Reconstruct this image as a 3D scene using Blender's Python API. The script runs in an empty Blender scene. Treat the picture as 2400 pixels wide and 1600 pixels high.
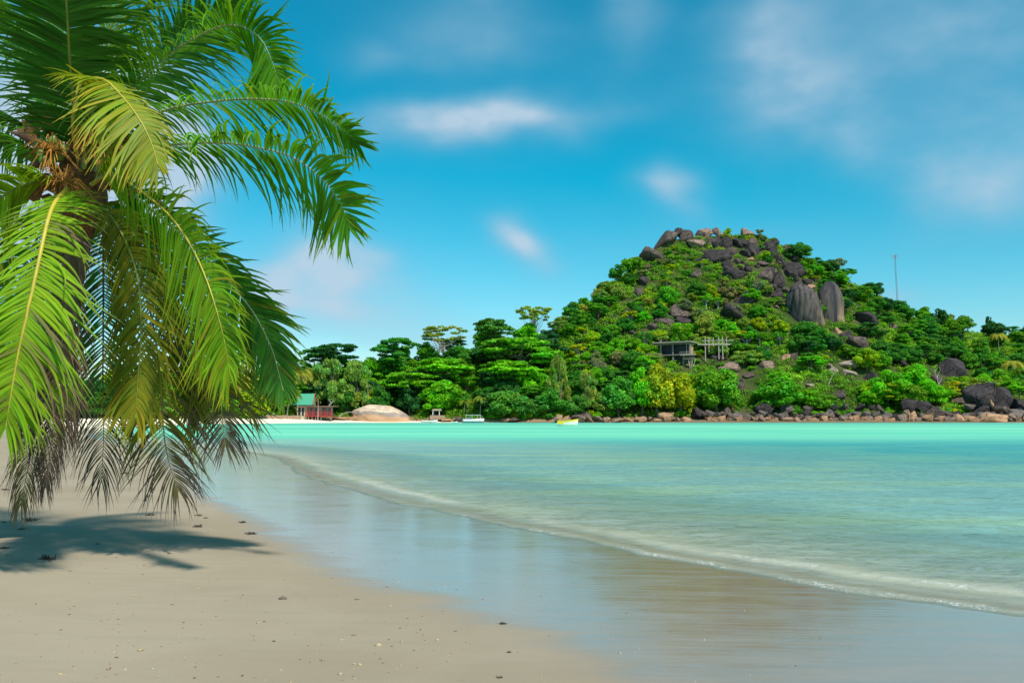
import bpy, math, random
import numpy as np
from mathutils import Vector, Matrix

SC = bpy.context.scene
COL = SC.collection
R = math.radians
random.seed(7)
rng = np.random.default_rng(7)

# ------------------------------------------------------------------ camera
F = 2000.0            # focal length in pixels of the 2400 x 1600 photograph
CAMZ = 1.9
HOR = 980.0
TH = math.atan((HOR - 800) / F)
cam_d = bpy.data.cameras.new('camera')
cam = bpy.data.objects.new('camera', cam_d); COL.objects.link(cam)
cam_d.sensor_width = 36; cam_d.lens = 36 * F / 2400
cam_d.clip_start = 0.1; cam_d.clip_end = 20000
cam.location = (0, 0, CAMZ); cam.rotation_euler = (math.pi / 2 + TH, 0, 0)
SC.camera = cam

SUN = Vector((0.46, -0.76, 1.12)).normalized()
SUN_EL = math.asin(SUN.z); SUN_AZ = math.atan2(SUN.x, SUN.y)
ld = bpy.data.lights.new('sun', 'SUN'); ld.energy = 4.6; ld.angle = R(2.6); ld.color = (1.0, 0.95, 0.86)
lo = bpy.data.objects.new('sun', ld); COL.objects.link(lo)
lo.rotation_euler = (-SUN).to_track_quat('-Z', 'Y').to_euler()
SC.view_settings.view_transform = 'Standard'; SC.view_settings.look = 'None'
SC.view_settings.exposure = 0.0; SC.view_settings.gamma = 1.0

def dirpx(px, py):
    v = -(py - 800) / F
    return np.array([(px - 1200) / F, math.cos(TH) - math.sin(TH) * v, math.sin(TH) + math.cos(TH) * v])
def at(px, py, Y):
    d = dirpx(px, py); k = Y / d[1]
    return np.array([d[0] * k, Y, CAMZ + d[2] * k])
def onz(px, py, z=0.0):
    d = dirpx(px, py); k = (z - CAMZ) / d[2]
    return np.array([d[0] * k, d[1] * k, z])
def topx(p):
    dx, dy, dz = p[0], p[1], p[2] - CAMZ
    yy = math.cos(TH) * dy + math.sin(TH) * dz; zz = -math.sin(TH) * dy + math.cos(TH) * dz
    return 1200 + F * dx / yy, 800 - F * zz / yy
def mpp(Y): return Y / F

# ------------------------------------------------------------------ node helper
class NT:
    def __init__(s, tree): s.t = tree; s.n = tree.nodes; s.l = tree.links
    def node(s, typ, **kw):
        n = s.n.new(typ)
        for k, v in kw.items():
            if k == 'inp':
                for a, b in v.items():
                    if isinstance(b, bpy.types.NodeSocket): s.l.new(b, n.inputs[a])
                    else: n.inputs[a].default_value = b
            else: setattr(n, k, v)
        return n
    def m(s, op, a, b=None, c=None, clamp=False):
        n = s.n.new('ShaderNodeMath'); n.operation = op; n.use_clamp = clamp
        for i, v in enumerate((a, b, c)):
            if v is None: continue
            if isinstance(v, bpy.types.NodeSocket): s.l.new(v, n.inputs[i])
            else: n.inputs[i].default_value = v
        return n.outputs[0]
    def mix(s, f, a, b, blend='MIX'):
        n = s.n.new('ShaderNodeMix'); n.data_type = 'RGBA'; n.blend_type = blend
        for i, v in ((0, f), (6, a), (7, b)):
            if isinstance(v, bpy.types.NodeSocket): s.l.new(v, n.inputs[i])
            else: n.inputs[i].default_value = v if i == 0 else (tuple(v) + (1,))[:4]
        return n.outputs[2]
    def ramp(s, f, lo, hi, a=0.0, b=1.0, smooth=True):
        n = s.n.new('ShaderNodeMapRange'); n.interpolation_type = 'SMOOTHSTEP' if smooth else 'LINEAR'
        for i, v in enumerate((f, lo, hi, a, b)):
            if isinstance(v, bpy.types.NodeSocket): s.l.new(v, n.inputs[i])
            else: n.inputs[i].default_value = v
        return n.outputs[0]
    def noise(s, vec, scale, detail=4, rough=0.55, dist=0.0, out=0):
        n = s.n.new('ShaderNodeTexNoise'); n.inputs['Scale'].default_value = scale
        n.inputs['Detail'].default_value = detail; n.inputs['Roughness'].default_value = rough
        n.inputs['Distortion'].default_value = dist
        if vec is not None: s.l.new(vec, n.inputs['Vector'])
        return n.outputs[out]
    def mapping(s, vec, scale=(1, 1, 1), rot=(0, 0, 0), loc=(0, 0, 0)):
        n = s.n.new('ShaderNodeMapping'); s.l.new(vec, n.inputs[0])
        n.inputs['Scale'].default_value = scale; n.inputs['Rotation'].default_value = rot; n.inputs['Location'].default_value = loc
        return n.outputs[0]
    def bump(s, h, strength, dist, normal=None):
        n = s.n.new('ShaderNodeBump'); n.inputs['Strength'].default_value = strength; n.inputs['Distance'].default_value = dist
        s.l.new(h, n.inputs['Height'])
        if normal is not None: s.l.new(normal, n.inputs['Normal'])
        return n.outputs[0]

# ------------------------------------------------------------------ world
w = bpy.data.worlds.new('World'); SC.world = w; w.use_nodes = True
t = NT(w.node_tree)
for n in list(t.n): t.n.remove(n)
sky = t.node('ShaderNodeTexSky'); sky.sky_type = 'NISHITA'; sky.sun_disc = False
sky.sun_elevation = SUN_EL; sky.sun_rotation = SUN_AZ; sky.air_density = 1.0; sky.dust_density = 0.6; sky.ozone_density = 2.0
hs = t.node('ShaderNodeHueSaturation', inp={'Hue': 0.468, 'Saturation': 1.38, 'Value': 1.0, 'Color': sky.outputs[0]})
sv = t.node('ShaderNodeVectorMath', operation='SUBTRACT', inp={0: hs.outputs[0], 1: (0.72, 0.0, 0.0)}).outputs[0]
sv = t.node('ShaderNodeVectorMath', operation='MULTIPLY', inp={0: sv, 1: (1.30, 1.32, 1.37)}).outputs[0]
skyc = t.node('ShaderNodeVectorMath', operation='MAXIMUM', inp={0: sv, 1: (0.05, 0.05, 0.05)}).outputs[0]
tc = t.node('ShaderNodeTexCoord').outputs['Generated']
nz = t.noise(t.mapping(tc, (1, 1, 1.6)), 3.0, 3, 0.5, out=1)
wv = t.node('ShaderNodeVectorMath', operation='MULTIPLY_ADD', inp={0: nz, 1: (0.22, 0.22, 0.16), 2: tc}).outputs[0]
wv = t.node('ShaderNodeVectorMath', operation='SUBTRACT', inp={0: wv, 1: (0.11, 0.11, 0.08)}).outputs[0]
sx = t.node('ShaderNodeSeparateXYZ', inp={0: wv})
az = t.m('ARCTAN2', sx.outputs[0], sx.outputs[1]); el = t.m('ARCSINE', sx.outputs[2])
CL = [(1120, 297, 210, 46, 9, 1.35), (1330, 262, 120, 32, 6, .45), (1060, 75, 150, 80, 0, .45), (860, 118, 60, 45, 0, .35),
      (1440, 55, 55, 70, 20, .38), (1830, 90, 130, 140, 0, .50), (1850, 230, 170, 90, -10, .52), (1690, 110, 90, 50, 0, .3), (2140, 130, 110, 220, 0, .45), (2330, 190, 140, 230, 0, .50),
      (2150, 400, 55, 90, 10, .45), (2330, 420, 90, 80, 0, .4), (2010, 320, 70, 60, 0, .35), (1578, 458, 38, 55, 25, .85), (1225, 562, 62, 38, -20, .95), (745, 640, 95, 70, -15, 1.1),
      (890, 690, 150, 60, -8, .5), (1180, 733, 90, 26, 0, .45), (960, 762, 120, 26, 0, .35), (50, 290, 130, 150, 0, 2.2),
      (300, 330, 110, 120, 0, 1.6), (410, 440, 75, 90, 0, 1.8), (40, 470, 110, 90, 0, .8), (2200, 725, 50, 25, 0, .4), (1700, 560, 200, 30, 0, .16), (250, 640, 200, 80, 0, .7), (1300, 130, 200, 40, 0, .12)]
tot = None
for (px, py, a, b, rot, s) in CL:
    d = dirpx(px, py); d = d / np.linalg.norm(d)
    a0 = math.atan2(d[0], d[1]); e0 = math.asin(d[2]); c_, s_ = math.cos(R(rot)), math.sin(R(rot))
    da = t.m('SUBTRACT', az, a0); de = t.m('SUBTRACT', el, e0)
    u = t.m('MULTIPLY_ADD', da, c_ * F / a, t.m('MULTIPLY', de, s_ * F / a))
    v = t.m('MULTIPLY_ADD', da, -s_ * F / b, t.m('MULTIPLY', de, c_ * F / b))
    q = t.m('ADD', t.m('MULTIPLY', u, u), t.m('MULTIPLY', v, v))
    g = t.m('MULTIPLY', t.m('EXPONENT', t.m('MULTIPLY', q, -0.75)), s)
    tot = g if tot is None else t.m('ADD', tot, g)
n2 = t.noise(t.mapping(tc, (1, 1, 1.8)), 6.0, 4, 0.5)
amb = t.ramp(t.noise(t.mapping(tc, (1, 1, 2.5)), 2.2, 5, 0.5), 0.42, 0.75, 0.0, 0.35)
tot = t.m('ADD', tot, t.m('MULTIPLY', amb, 0.25))
msk = t.m('MULTIPLY', tot, t.ramp(n2, 0.25, 0.72, 0.40, 1.10))
msk = t.m('MINIMUM', msk, 0.9)
cc = t.mix(t.m('MULTIPLY', msk, 1.0, clamp=True), (1.9, 4.6, 6.5), (5.1, 6.3, 7.5))
fin = t.mix(msk, skyc, cc)
bg = t.node('ShaderNodeBackground', inp={'Color': fin, 'Strength': 0.105})
wo = t.node('ShaderNodeOutputWorld'); t.l.new(bg.outputs[0], wo.inputs[0])

# ------------------------------------------------------------------ object helpers
def tag(o, label=None, cat=None, group=None, kind=None):
    if label: o['label'] = label
    if cat: o['category'] = cat
    if group: o['group'] = group
    if kind: o['kind'] = kind
    return o
def mesh(name, v, f, mat=None, parent=None, smooth=False, col=None, loc=None, attrs=None):
    v = np.asarray(v, dtype=np.float32).reshape(-1, 3)
    me = bpy.data.meshes.new(name)
    if isinstance(f, np.ndarray):
        nf, k = f.shape
        me.vertices.add(len(v)); me.vertices.foreach_set('co', v.ravel())
        me.loops.add(nf * k); me.loops.foreach_set('vertex_index', f.astype(np.int32).ravel())
        me.polygons.add(nf); me.polygons.foreach_set('loop_start', np.arange(0, nf * k, k, dtype=np.int32))
        me.update(calc_edges=True)
    else:
        me.from_pydata([tuple(map(float, p)) for p in v], [], f)
    if smooth: me.polygons.foreach_set('use_smooth', np.ones(len(me.polygons), dtype=bool))
    if col is not None:
        a = me.color_attributes.new('tint', 'FLOAT_COLOR', 'POINT')
        c = np.ones((len(v), 4), dtype=np.float32); c[:, :3] = np.asarray(col); a.data.foreach_set('color', c.ravel())
    if attrs:
        for k2, val in attrs.items():
            a = me.attributes.new(k2, 'FLOAT', 'POINT'); a.data.foreach_set('value', np.asarray(val, dtype=np.float32))
    o = bpy.data.objects.new(name, me); COL.objects.link(o)
    if mat: me.materials.append(mat)
    if parent: o.parent = parent
    if loc is not None: o.location = loc
    return o
def empty(name, loc, rz=0.0):
    o = bpy.data.objects.new(name, None); COL.objects.link(o); o.location = loc; o.rotation_euler = (0, 0, rz)
    o.empty_display_size = 0.3
    return o
class MB:
    def __init__(s): s.v = []; s.f = []
    def add(s, v, f):
        b = len(s.v); s.v += [tuple(p) for p in v]; s.f += [tuple(b + i for i in q) for q in f]
    def box(s, x0, x1, y0, y1, z0, z1):
        s.add([(x0, y0, z0), (x1, y0, z0), (x1, y1, z0), (x0, y1, z0), (x0, y0, z1), (x1, y0, z1), (x1, y1, z1), (x0, y1, z1)],
              [(0, 3, 2, 1), (4, 5, 6, 7), (0, 1, 5, 4), (1, 2, 6, 5), (2, 3, 7, 6), (3, 0, 4, 7)])
    def tube(s, pts, rad, n=8):
        pts = [Vector(p) for p in pts]
        if not hasattr(rad, '__len__'): rad = [rad] * len(pts)
        b = len(s.v)
        up = Vector((0.13, 0.21, 0.97))
        for i, p in enumerate(pts):
            T = (pts[min(i + 1, len(pts) - 1)] - pts[max(i - 1, 0)]).normalized()
            A = T.cross(up)
            if A.length < 0.1: A = T.cross(Vector((1, 0, 0)))
            A.normalize(); B = T.cross(A)
            for j in range(n):
                a = 2 * math.pi * j / n
                s.v.append(tuple(p + (A * math.cos(a) + B * math.sin(a)) * rad[i]))
        for i in range(len(pts) - 1):
            for j in range(n):
                s.f.append((b + i * n + j, b + i * n + (j + 1) % n, b + (i + 1) * n + (j + 1) % n, b + (i + 1) * n + j))
        s.f.append(tuple(b + j for j in range(n))); s.f.append(tuple(b + (len(pts) - 1) * n + n - 1 - j for j in range(n)))
    def build(s, name, mat, parent=None, smooth=False):
        return mesh(name, s.v, s.f, mat, parent, smooth)
def bm_box(name, mat, parent, *a):
    m = MB(); m.box(*a); return m.build(name, mat, parent)
def smoothpts(pts, n):
    P = np.array(pts, dtype=float); k = len(P)
    ext = np.vstack([2 * P[0] - P[1], P, 2 * P[-1] - P[-2]])
    out = []
    for q in np.linspace(0, k - 1 - 1e-6, n):
        i = int(q); u = q - i; a, b, c, d = ext[i], ext[i + 1], ext[i + 2], ext[i + 3]
        out.append(0.5 * ((2 * b) + (-a + c) * u + (2 * a - 5 * b + 4 * c - d) * u * u + (-a + 3 * b - 3 * c + d) * u ** 3))
    return np.array(out)

# value noise (numpy)
def _h(ix, iy, iz):
    n = (ix * 374761393 + iy * 668265263 + iz * 2147483647 + 1013904223) & 0xffffffff
    n = ((n ^ (n >> 13)) * 1274126177) & 0xffffffff
    n = (n ^ (n >> 16)) & 0xffffffff
    return n.astype(np.float64) / 4294967295.0
def vnoise(x, y, z=0.0):
    x, y, z = np.broadcast_arrays(np.asarray(x, float), np.asarray(y, float), np.asarray(z, float))
    ix, iy, iz = np.floor(x).astype(np.int64), np.floor(y).astype(np.int64), np.floor(z).astype(np.int64)
    fx, fy, fz = x - ix, y - iy, z - iz
    fx, fy, fz = [q * q * (3 - 2 * q) for q in (fx, fy, fz)]
    r = 0
    for a in (0, 1):
        for b in (0, 1):
            for c in (0, 1):
                r = r + _h(ix + a, iy + b, iz + c) * (fx if a else 1 - fx) * (fy if b else 1 - fy) * (fz if c else 1 - fz)
    return r
def fbm(x, y, z=0.0, o=4):
    r = 0; a = 0.5; s = 1.0
    for i in range(o):
        r = r + a * (vnoise(np.asarray(x) * s + 17.3 * i, np.asarray(y) * s - 9.1 * i, np.asarray(z) * s + 3.7 * i) - 0.5) * 2
        a *= 0.5; s *= 2.03
    return r
def sstep(x, a, b):
    q = np.clip((x - a) / (b - a), 0, 1); return q * q * (3 - 2 * q)

# ------------------------------------------------------------------ materials
MATS = {}
def mat_new(name):
    m = bpy.data.materials.new(name); m.use_nodes = True
    tt = NT(m.node_tree)
    for n in list(tt.n): tt.n.remove(n)
    out = tt.node('ShaderNodeOutputMaterial')
    return m, tt, out
def simple(name, c, rough=0.7, var=0.15, scale=3.0, metal=0.0, c2=None, bump=0.0):
    if name in MATS: return MATS[name]
    m, t, out = mat_new(name)
    oc = t.node('ShaderNodeTexCoord').outputs['Object']
    nz = t.noise(oc, scale, 5, 0.6)
    if c2 is None: c2 = tuple(x * (1 - var * 2) for x in c)
    cl = t.mix(t.ramp(nz, 0.35, 0.68), c2, c)
    p = t.node('ShaderNodeBsdfPrincipled', inp={'Base Color': cl, 'Roughness': rough, 'Metallic': metal})
    if bump: t.l.new(t.bump(t.noise(oc, scale * 4, 5, 0.6), bump, 0.05), p.inputs['Normal'])
    t.l.new(p.outputs[0], out.inputs[0]); MATS[name] = m
    return m
def leaf_mat(name, use_object=True, trans=0.35, rough=0.5, spec=0.3):
    m, t, out = mat_new(name)
    if use_object:
        base = t.node('ShaderNodeObjectInfo').outputs['Color']
        at_ = t.node('ShaderNodeAttribute', attribute_name='tint').outputs['Color']
        base = t.mix(1.0, base, at_, 'MULTIPLY')
    else:
        base = t.node('ShaderNodeAttribute', attribute_name='tint').outputs['Color']
    p = t.node('ShaderNodeBsdfPrincipled', inp={'Base Color': base, 'Roughness': rough, 'Specular IOR Level': spec})
    tb = t.mix(1.0, base, (1.25, 1.15, 0.55), 'MULTIPLY')
    tr = t.node('ShaderNodeBsdfTranslucent', inp={'Color': tb})
    mx = t.node('ShaderNodeMixShader', inp={0: trans, 1: p.outputs[0], 2: tr.outputs[0]})
    t.l.new(mx.outputs[0], out.inputs[0]); return m
M_LEAF = leaf_mat('foliage', True, 0.38, 0.6, 0.2)
M_FROND = leaf_mat('palm_leaflet', False, 0.38, 0.5, 0.25)
M_BARK = simple('bark', (0.20, 0.155, 0.12), 0.9, 0.25, 6, bump=0.5)
M_GREYBARK = simple('pale_bark', (0.42, 0.38, 0.33), 0.9, 0.2, 6)

def rock_mat(name, a, b, streak, base_tan=None):
    m, t, out = mat_new(name)
    oc = t.node('ShaderNodeTexCoord').outputs['Object']
    gp = t.node('ShaderNodeNewGeometry').outputs['Position']
    n1 = t.noise(oc, 0.9, 6, 0.62, 0.3); n2 = t.noise(t.mapping(oc, (2.6, 2.6, 0.35)), 1.2, 4, 0.6, 0.4)
    fine = t.noise(oc, 9.0, 5, 0.7)
    c = t.mix(t.ramp(n1, 0.32, 0.66), a, b)
    c = t.mix(t.m('MULTIPLY', t.ramp(n2, 0.50, 0.66), 0.75), c, streak)
    if base_tan:
        z = t.node('ShaderNodeSeparateXYZ', inp={0: gp}).outputs[2]
        k = t.ramp(t.m('ADD', z, t.m('MULTIPLY', n1, 2.4)), base_tan[1], base_tan[1] + 1.8, 1.0, 0.0)
        c = t.mix(k, c, base_tan[0])
        k2 = t.ramp(t.m('ADD', z, t.m('MULTIPLY', n1, 0.8)), 0.55, 1.15, 1.0, 0.0)
        c = t.mix(t.m('MULTIPLY', k2, 0.7), c, (0.16, 0.15, 0.09))
    c = t.mix(t.ramp(fine, 0.3, 0.75, 0.0, 0.45), c, tuple(x * 0.5 for x in a))
    wv = t.node('ShaderNodeVectorMath', operation='ADD', inp={0: oc, 1: t.node('ShaderNodeVectorMath', operation='SCALE', inp={0: t.noise(oc, 1.6, 3, 0.6, out=1), 'Scale': 0.55}).outputs[0]}).outputs[0]
    ck = t.node('ShaderNodeTexVoronoi', feature='DISTANCE_TO_EDGE', inp={'Vector': t.mapping(wv, (1.0, 1.0, 1.5)), 'Scale': 1.05}).outputs[0]
    crk = t.m('MULTIPLY', t.ramp(ck, 0.0, 0.045, 1.0, 0.0), t.ramp(n1, 0.40, 0.55))
    c = t.mix(t.m('MULTIPLY', crk, 0.85), c, (0.018, 0.015, 0.018))
    lich = t.ramp(t.noise(oc, 4.5, 5, 0.7), 0.60, 0.72, 0.0, 0.55)
    c = t.mix(lich, c, tuple(min(0.7, x * 1.7) for x in b))
    p = t.node('ShaderNodeBsdfPrincipled', inp={'Base Color': c, 'Roughness': 0.85, 'Specular IOR Level': 0.15})
    hb = t.m('SUBTRACT', t.noise(oc, 2.2, 8, 0.68), t.m('MULTIPLY', crk, 0.5))
    t.l.new(t.bump(hb, 1.0, 0.9), p.inputs['Normal'])
    t.l.new(p.outputs[0], out.inputs[0]); MATS[name] = m
    return m
MR = {'dark': rock_mat('dark_granite', (0.052, 0.042, 0.044), (0.105, 0.080, 0.074), (0.035, 0.032, 0.04)),
      'brown': rock_mat('brown_granite', (0.12, 0.088, 0.078), (0.20, 0.14, 0.112), (0.06, 0.05, 0.052)),
      'pink': rock_mat('pink_granite', (0.30, 0.20, 0.155), (0.42, 0.27, 0.19), (0.15, 0.11, 0.10)),
      'tan': rock_mat('tan_granite', (0.50, 0.28, 0.16), (0.64, 0.38, 0.22), (0.27, 0.16, 0.11), ((0.58, 0.33, 0.18), 3.0)),
      'shore': rock_mat('shore_granite', (0.17, 0.135, 0.12), (0.27, 0.20, 0.16), (0.11, 0.09, 0.085), ((0.52, 0.30, 0.18), 2.6)),
      'white': rock_mat('pale_granite', (0.36, 0.27, 0.21), (0.52, 0.41, 0.33), (0.16, 0.12, 0.10))}

# ------------------------------------------------------------------ shoreline, beach heights
NEAR = [(440, 1046), (560, 1058), (640, 1070), (700, 1108), (768, 1134), (904, 1176), (1026, 1197), (1142, 1224), (1217, 1238), (1346, 1266),
        (1500, 1303), (1634, 1326), (1844, 1362), (1997, 1388), (2150, 1410), (2400, 1443)]
FARL = [(330, 1034), (235, 1020), (225, 1006), (300, 998), (420, 994.5), (600, 991.8), (800, 990.2), (1100, 989.9), (1600, 990.2), (2000, 990.3), (2400, 990.2), (3000, 990.0)]
shore = [tuple(onz(*p)[:2]) for p in reversed(FARL)] + [tuple(onz(*p)[:2]) for p in NEAR]
shore = shore + [(7.6, 6.6), (11, 4.0), (16, 0), (26, -12), (60, -60), (400, -500), (3000, -3000), (6000, 0), (6000, 900), (1500, 500), (700, 400)]
SH = np.array(shore)
def poly_sd(x, y, P, closed=True):
    x = np.asarray(x, float); y = np.asarray(y, float); d = np.full(x.shape, 1e18); ins = np.zeros(x.shape, bool)
    n = len(P)
    for i in range(n if closed else n - 1):
        ax, ay = P[i]; bx, by = P[(i + 1) % n]; ex, ey = bx - ax, by - ay
        L = ex * ex + ey * ey + 1e-12
        h = np.clip(((x - ax) * ex + (y - ay) * ey) / L, 0, 1)
        dd = (x - ax - h * ex) ** 2 + (y - ay - h * ey) ** 2; d = np.minimum(d, dd)
        if closed:
            c = ((ay > y) != (by > y)); xin = ex * (y - ay) / (ey if abs(ey) > 1e-12 else 1e-12) + ax
            ins ^= c & (x < xin)
    return np.sqrt(d), ins
def shore_d(x, y):
    d, ins = poly_sd(x, y, SH)
    s = np.where(ins, -d, d)                       # positive = land
    near = sstep(np.hypot(x, y), 150, 40)
    return s + near * (0.30 * fbm(np.asarray(x) * 0.8, np.asarray(y) * 0.8, 0, 2) + 0.10 * fbm(np.asarray(x) * 3, np.asarray(y) * 3, 5, 2))
def ground_h(x, y, d):
    r = np.hypot(x, y)
    far = sstep(np.asarray(y), 130, 260)
    nearz = np.where(d > 0, 0.018 * np.minimum(d, 7) + 0.05 * np.clip(d - 7, 0, 5) + 0.012 * np.clip(d - 12, 0, 60), 0.028 * np.maximum(d, -40) + 0.004 * np.clip(d + 40, -400, 0))
    farz = np.where(d > 0, 0.10 * np.minimum(d, 18), 0.05 * np.maximum(d, -40))
    z = nearz * (1 - far) + farz * far
    dry = sstep(d, 5, 12)
    return z + dry * (1 - far) * (0.020 * fbm(np.asarray(x) * 0.5, np.asarray(y) * 0.5, 2, 3))

WET = [(300, 1052), (344, 1060), (400, 1105), (429, 1148), (478, 1180), (558, 1218), (606, 1258), (654, 1279), (700, 1326), (785, 1365), (938, 1396), (1000, 1436), (1060, 1455), (1176, 1474), (1244, 1508), (1312, 1541), (1397, 1600)]
wl = [tuple(onz(px, py, 0.11)[:2]) for px, py in WET] + [(1.6, 4.2), (6, -1), (14, -12), (300, -500)]
WP = np.array([(-60, 125), (-45, 90)] + wl + [(3000, -3000), (6000, 900), (1500, 1500), (-100, 1500)])
def wetness(x, y):
    d, ins = poly_sd(x, y, WP)
    return np.where(ins, d, -d)                     # positive = on the wet side

def polar_grid(r, a):
    Rr, A = np.meshgrid(r, a, indexing='ij')
    x = Rr * np.sin(A); y = Rr * np.cos(A)
    n, k = Rr.shape
    idx = np.arange(n * k).reshape(n, k)
    f = np.stack([idx[:-1, :-1], idx[:-1, 1:], idx[1:, 1:], idx[1:, :-1]], -1).reshape(-1, 4)
    return x.ravel(), y.ravel(), f
def angs(n):
    front = np.linspace(-0.66, 0.66, n)
    back = np.linspace(0.66, 2 * math.pi - 0.66, 80)[1:]
    return np.concatenate([front, back])
rg = np.concatenate([[0.02], np.geomspace(0.8, 4, 25)[:-1], np.geomspace(4, 70, 300)[:-1], np.geomspace(70, 600, 180)[:-1], np.geomspace(600, 14000, 30)])
x, y, f = polar_grid(rg, angs(340))
d = shore_d(x, y)
z = ground_h(x, y, d)
wt = wetness(x, y)
m, t, out = mat_new('sand')
gp = t.node('ShaderNodeNewGeometry').outputs['Position']
sd = t.node('ShaderNodeAttribute', attribute_name='shore').outputs['Fac']
wa = t.node('ShaderNodeAttribute', attribute_name='wet').outputs['Fac']
spx = t.node('ShaderNodeSeparateXYZ', inp={0: gp})
wn = t.noise(t.mapping(gp, (0.6, 2.2, 1)), 1.0, 5, 0.6)
wet = t.ramp(t.m('ADD', wa, t.m('MULTIPLY', t.m('SUBTRACT', wn, 0.5), 1.1)), -0.15, 0.75)
fl = t.ramp(t.m('ADD', sd, t.m('MULTIPLY', t.m('SUBTRACT', wn, 0.5), 0.5)), 1.1, 2.6, 1.0, 0.0)   # thin water film
big = t.noise(gp, 0.35, 4, 0.55); fine = t.noise(gp, 60.0, 3, 0.7)
streak = t.noise(t.mapping(gp, (0.5, 3.5, 1), (0, 0, R(12))), 1.6, 5, 0.6)
dry_c = t.mix(t.ramp(big, 0.35, 0.65), (0.275, 0.220, 0.150), (0.320, 0.260, 0.185))
dry_c = t.mix(t.ramp(streak, 0.45, 0.75, 0, 0.30), dry_c, (0.215, 0.188, 0.138))
grain = t.noise(gp, 250.0, 2, 0.8)
dry_c = t.mix(t.ramp(fine, 0.3, 0.7, 0.0, 0.12), dry_c, (0.19, 0.17, 0.14))
dry_c = t.mix(t.ramp(grain, 0.35, 0.7, 0.0, 0.25), dry_c, (0.33, 0.285, 0.21))
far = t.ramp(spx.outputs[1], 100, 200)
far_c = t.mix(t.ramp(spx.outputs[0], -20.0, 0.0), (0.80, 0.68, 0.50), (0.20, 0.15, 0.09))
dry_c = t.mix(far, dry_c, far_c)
wet_c = t.mix(t.ramp(streak, 0.35, 0.7), (0.285, 0.200, 0.122), (0.325, 0.233, 0.150))
wmask = t.m('MULTIPLY', wet, t.m('SUBTRACT', 1.0, far))
under = t.ramp(sd, -1.6, -0.1, 1.0, 0.0)
c = t.mix(wmask, dry_c, wet_c)
c = t.mix(under, c, (0.62, 0.55, 0.44))
hgt = t.m('ADD', t.m('MULTIPLY', fine, 0.5), t.m('MULTIPLY', t.noise(gp, 9.0, 4, 0.6), 0.8))
bdry = t.bump(hgt, 0.35, 0.012)
dif = t.node('ShaderNodeBsdfDiffuse', inp={'Color': c, 'Roughness': 0.6, 'Normal': bdry})
rp = t.noise(t.mapping(gp, (0.9, 9.0, 1), (0, 0, R(-20))), 1.3, 4, 0.6)
rough = t.m('ADD', t.ramp(streak, 0.3, 0.7, 0.09, 0.20), t.m('MULTIPLY', t.m('SUBTRACT', 1.0, wet), 0.35))
bw = t.bump(rp, 0.20, 0.010)
gl = t.node('ShaderNodeBsdfGlossy', inp={'Color': (1, 1, 1, 1), 'Roughness': rough, 'Normal': bw})
fr = t.node('ShaderNodeFresnel', inp={'IOR': 1.33})
gfac = t.m('MULTIPLY', wmask, t.m('MINIMUM', t.m('MULTIPLY', t.m('ADD', fr.outputs[0], 0.07), 1.15), 0.62))
gfac = t.m('MULTIPLY', gfac, t.ramp(sd, -0.6, 0.1, 0.0, 1.0))
mx = t.node('ShaderNodeMixShader', inp={0: gfac, 1: dif.outputs[0], 2: gl.outputs[0]})
t.l.new(mx.outputs[0], out.inputs[0])
M_SAND = m
tag(mesh('beach', np.stack([x, y, z], -1), f, M_SAND, smooth=True, attrs={'shore': d, 'wet': wt}),
    'pale sand beach, wet and mirror-like beside the water', 'beach', kind='structure')

# ------------------------------------------------------------------ water
rw = np.concatenate([np.geomspace(3.5, 40, 520)[:-1], np.geomspace(40, 420, 180)[:-1], np.geomspace(420, 16000, 30)])
aw = np.concatenate([np.linspace(-0.66, 0.66, 620), np.linspace(0.66, 2.6, 60)[1:]])
x, y, f = polar_grid(rw, aw)
d = shore_d(x, y)
keep = (d[f].min(1) < 0.35)
f = f[keep]; used = np.unique(f); rm = np.full(len(x), -1); rm[used] = np.arange(len(used)); f = rm[f]
x, y, d = x[used], y[used], d[used]
r = np.hypot(x, y)
nr = sstep(r, 60, 20)
wob = 0.45 * fbm(x * 0.35, y * 0.35, 3, 3)
def crest(dd, c, wdt, h):
    q = (dd - c) / wdt
    return h * np.where(q > 0, np.exp(-(q * 2.0) ** 2), np.exp(-(q * 0.8) ** 2))
a1 = 0.45 + 0.9 * vnoise(x * 0.5, y * 0.5, 8); a2 = sstep(vnoise(x * 0.22, y * 0.22, 20), 0.25, 0.7); a3 = sstep(vnoise(x * 0.15, y * 0.3, 30), 0.35, 0.7)
wh = crest(d, -0.18, 0.22, 0.020) * a1 + crest(d + wob, -1.05, 0.36, 0.060) * a2 + crest(d + wob * 1.6, -2.7, 0.5, 0.07) * a3 + crest(d + wob * 2, -5.0, 0.8, 0.06) * a3
rip = 0.026 * fbm(x * 2.0 + y * 0.8, y * 2.6, 4, 4) + 0.030 * fbm(x * 0.5, y * 0.9, 9, 2)
z = nr * wh + sstep(r, 110, 40) * (rip * sstep(-d, 0.2, 2.0)) + 0.002
z = np.where(d > 0.02, z - (d - 0.02) * 0.25, z)
foam = np.clip(nr * (crest(d, -0.12, 0.22, 1.0) * a1 * 0.8 + 0.85 * crest(d + wob, -0.98, 0.24, 1.0) * a2 + 0.5 * crest(d + wob * 1.6, -2.6, 0.22, 1.0) * a3 * sstep(x, 0, 6)), 0, 1)
m, t, out = mat_new('sea_water')
gp = t.node('ShaderNodeNewGeometry').outputs['Position']
sd = t.node('ShaderNodeAttribute', attribute_name='shore').outputs['Fac']
fo = t.node('ShaderNodeAttribute', attribute_name='foam').outputs['Fac']
sp = t.node('ShaderNodeSeparateXYZ', inp={0: gp})
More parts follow.
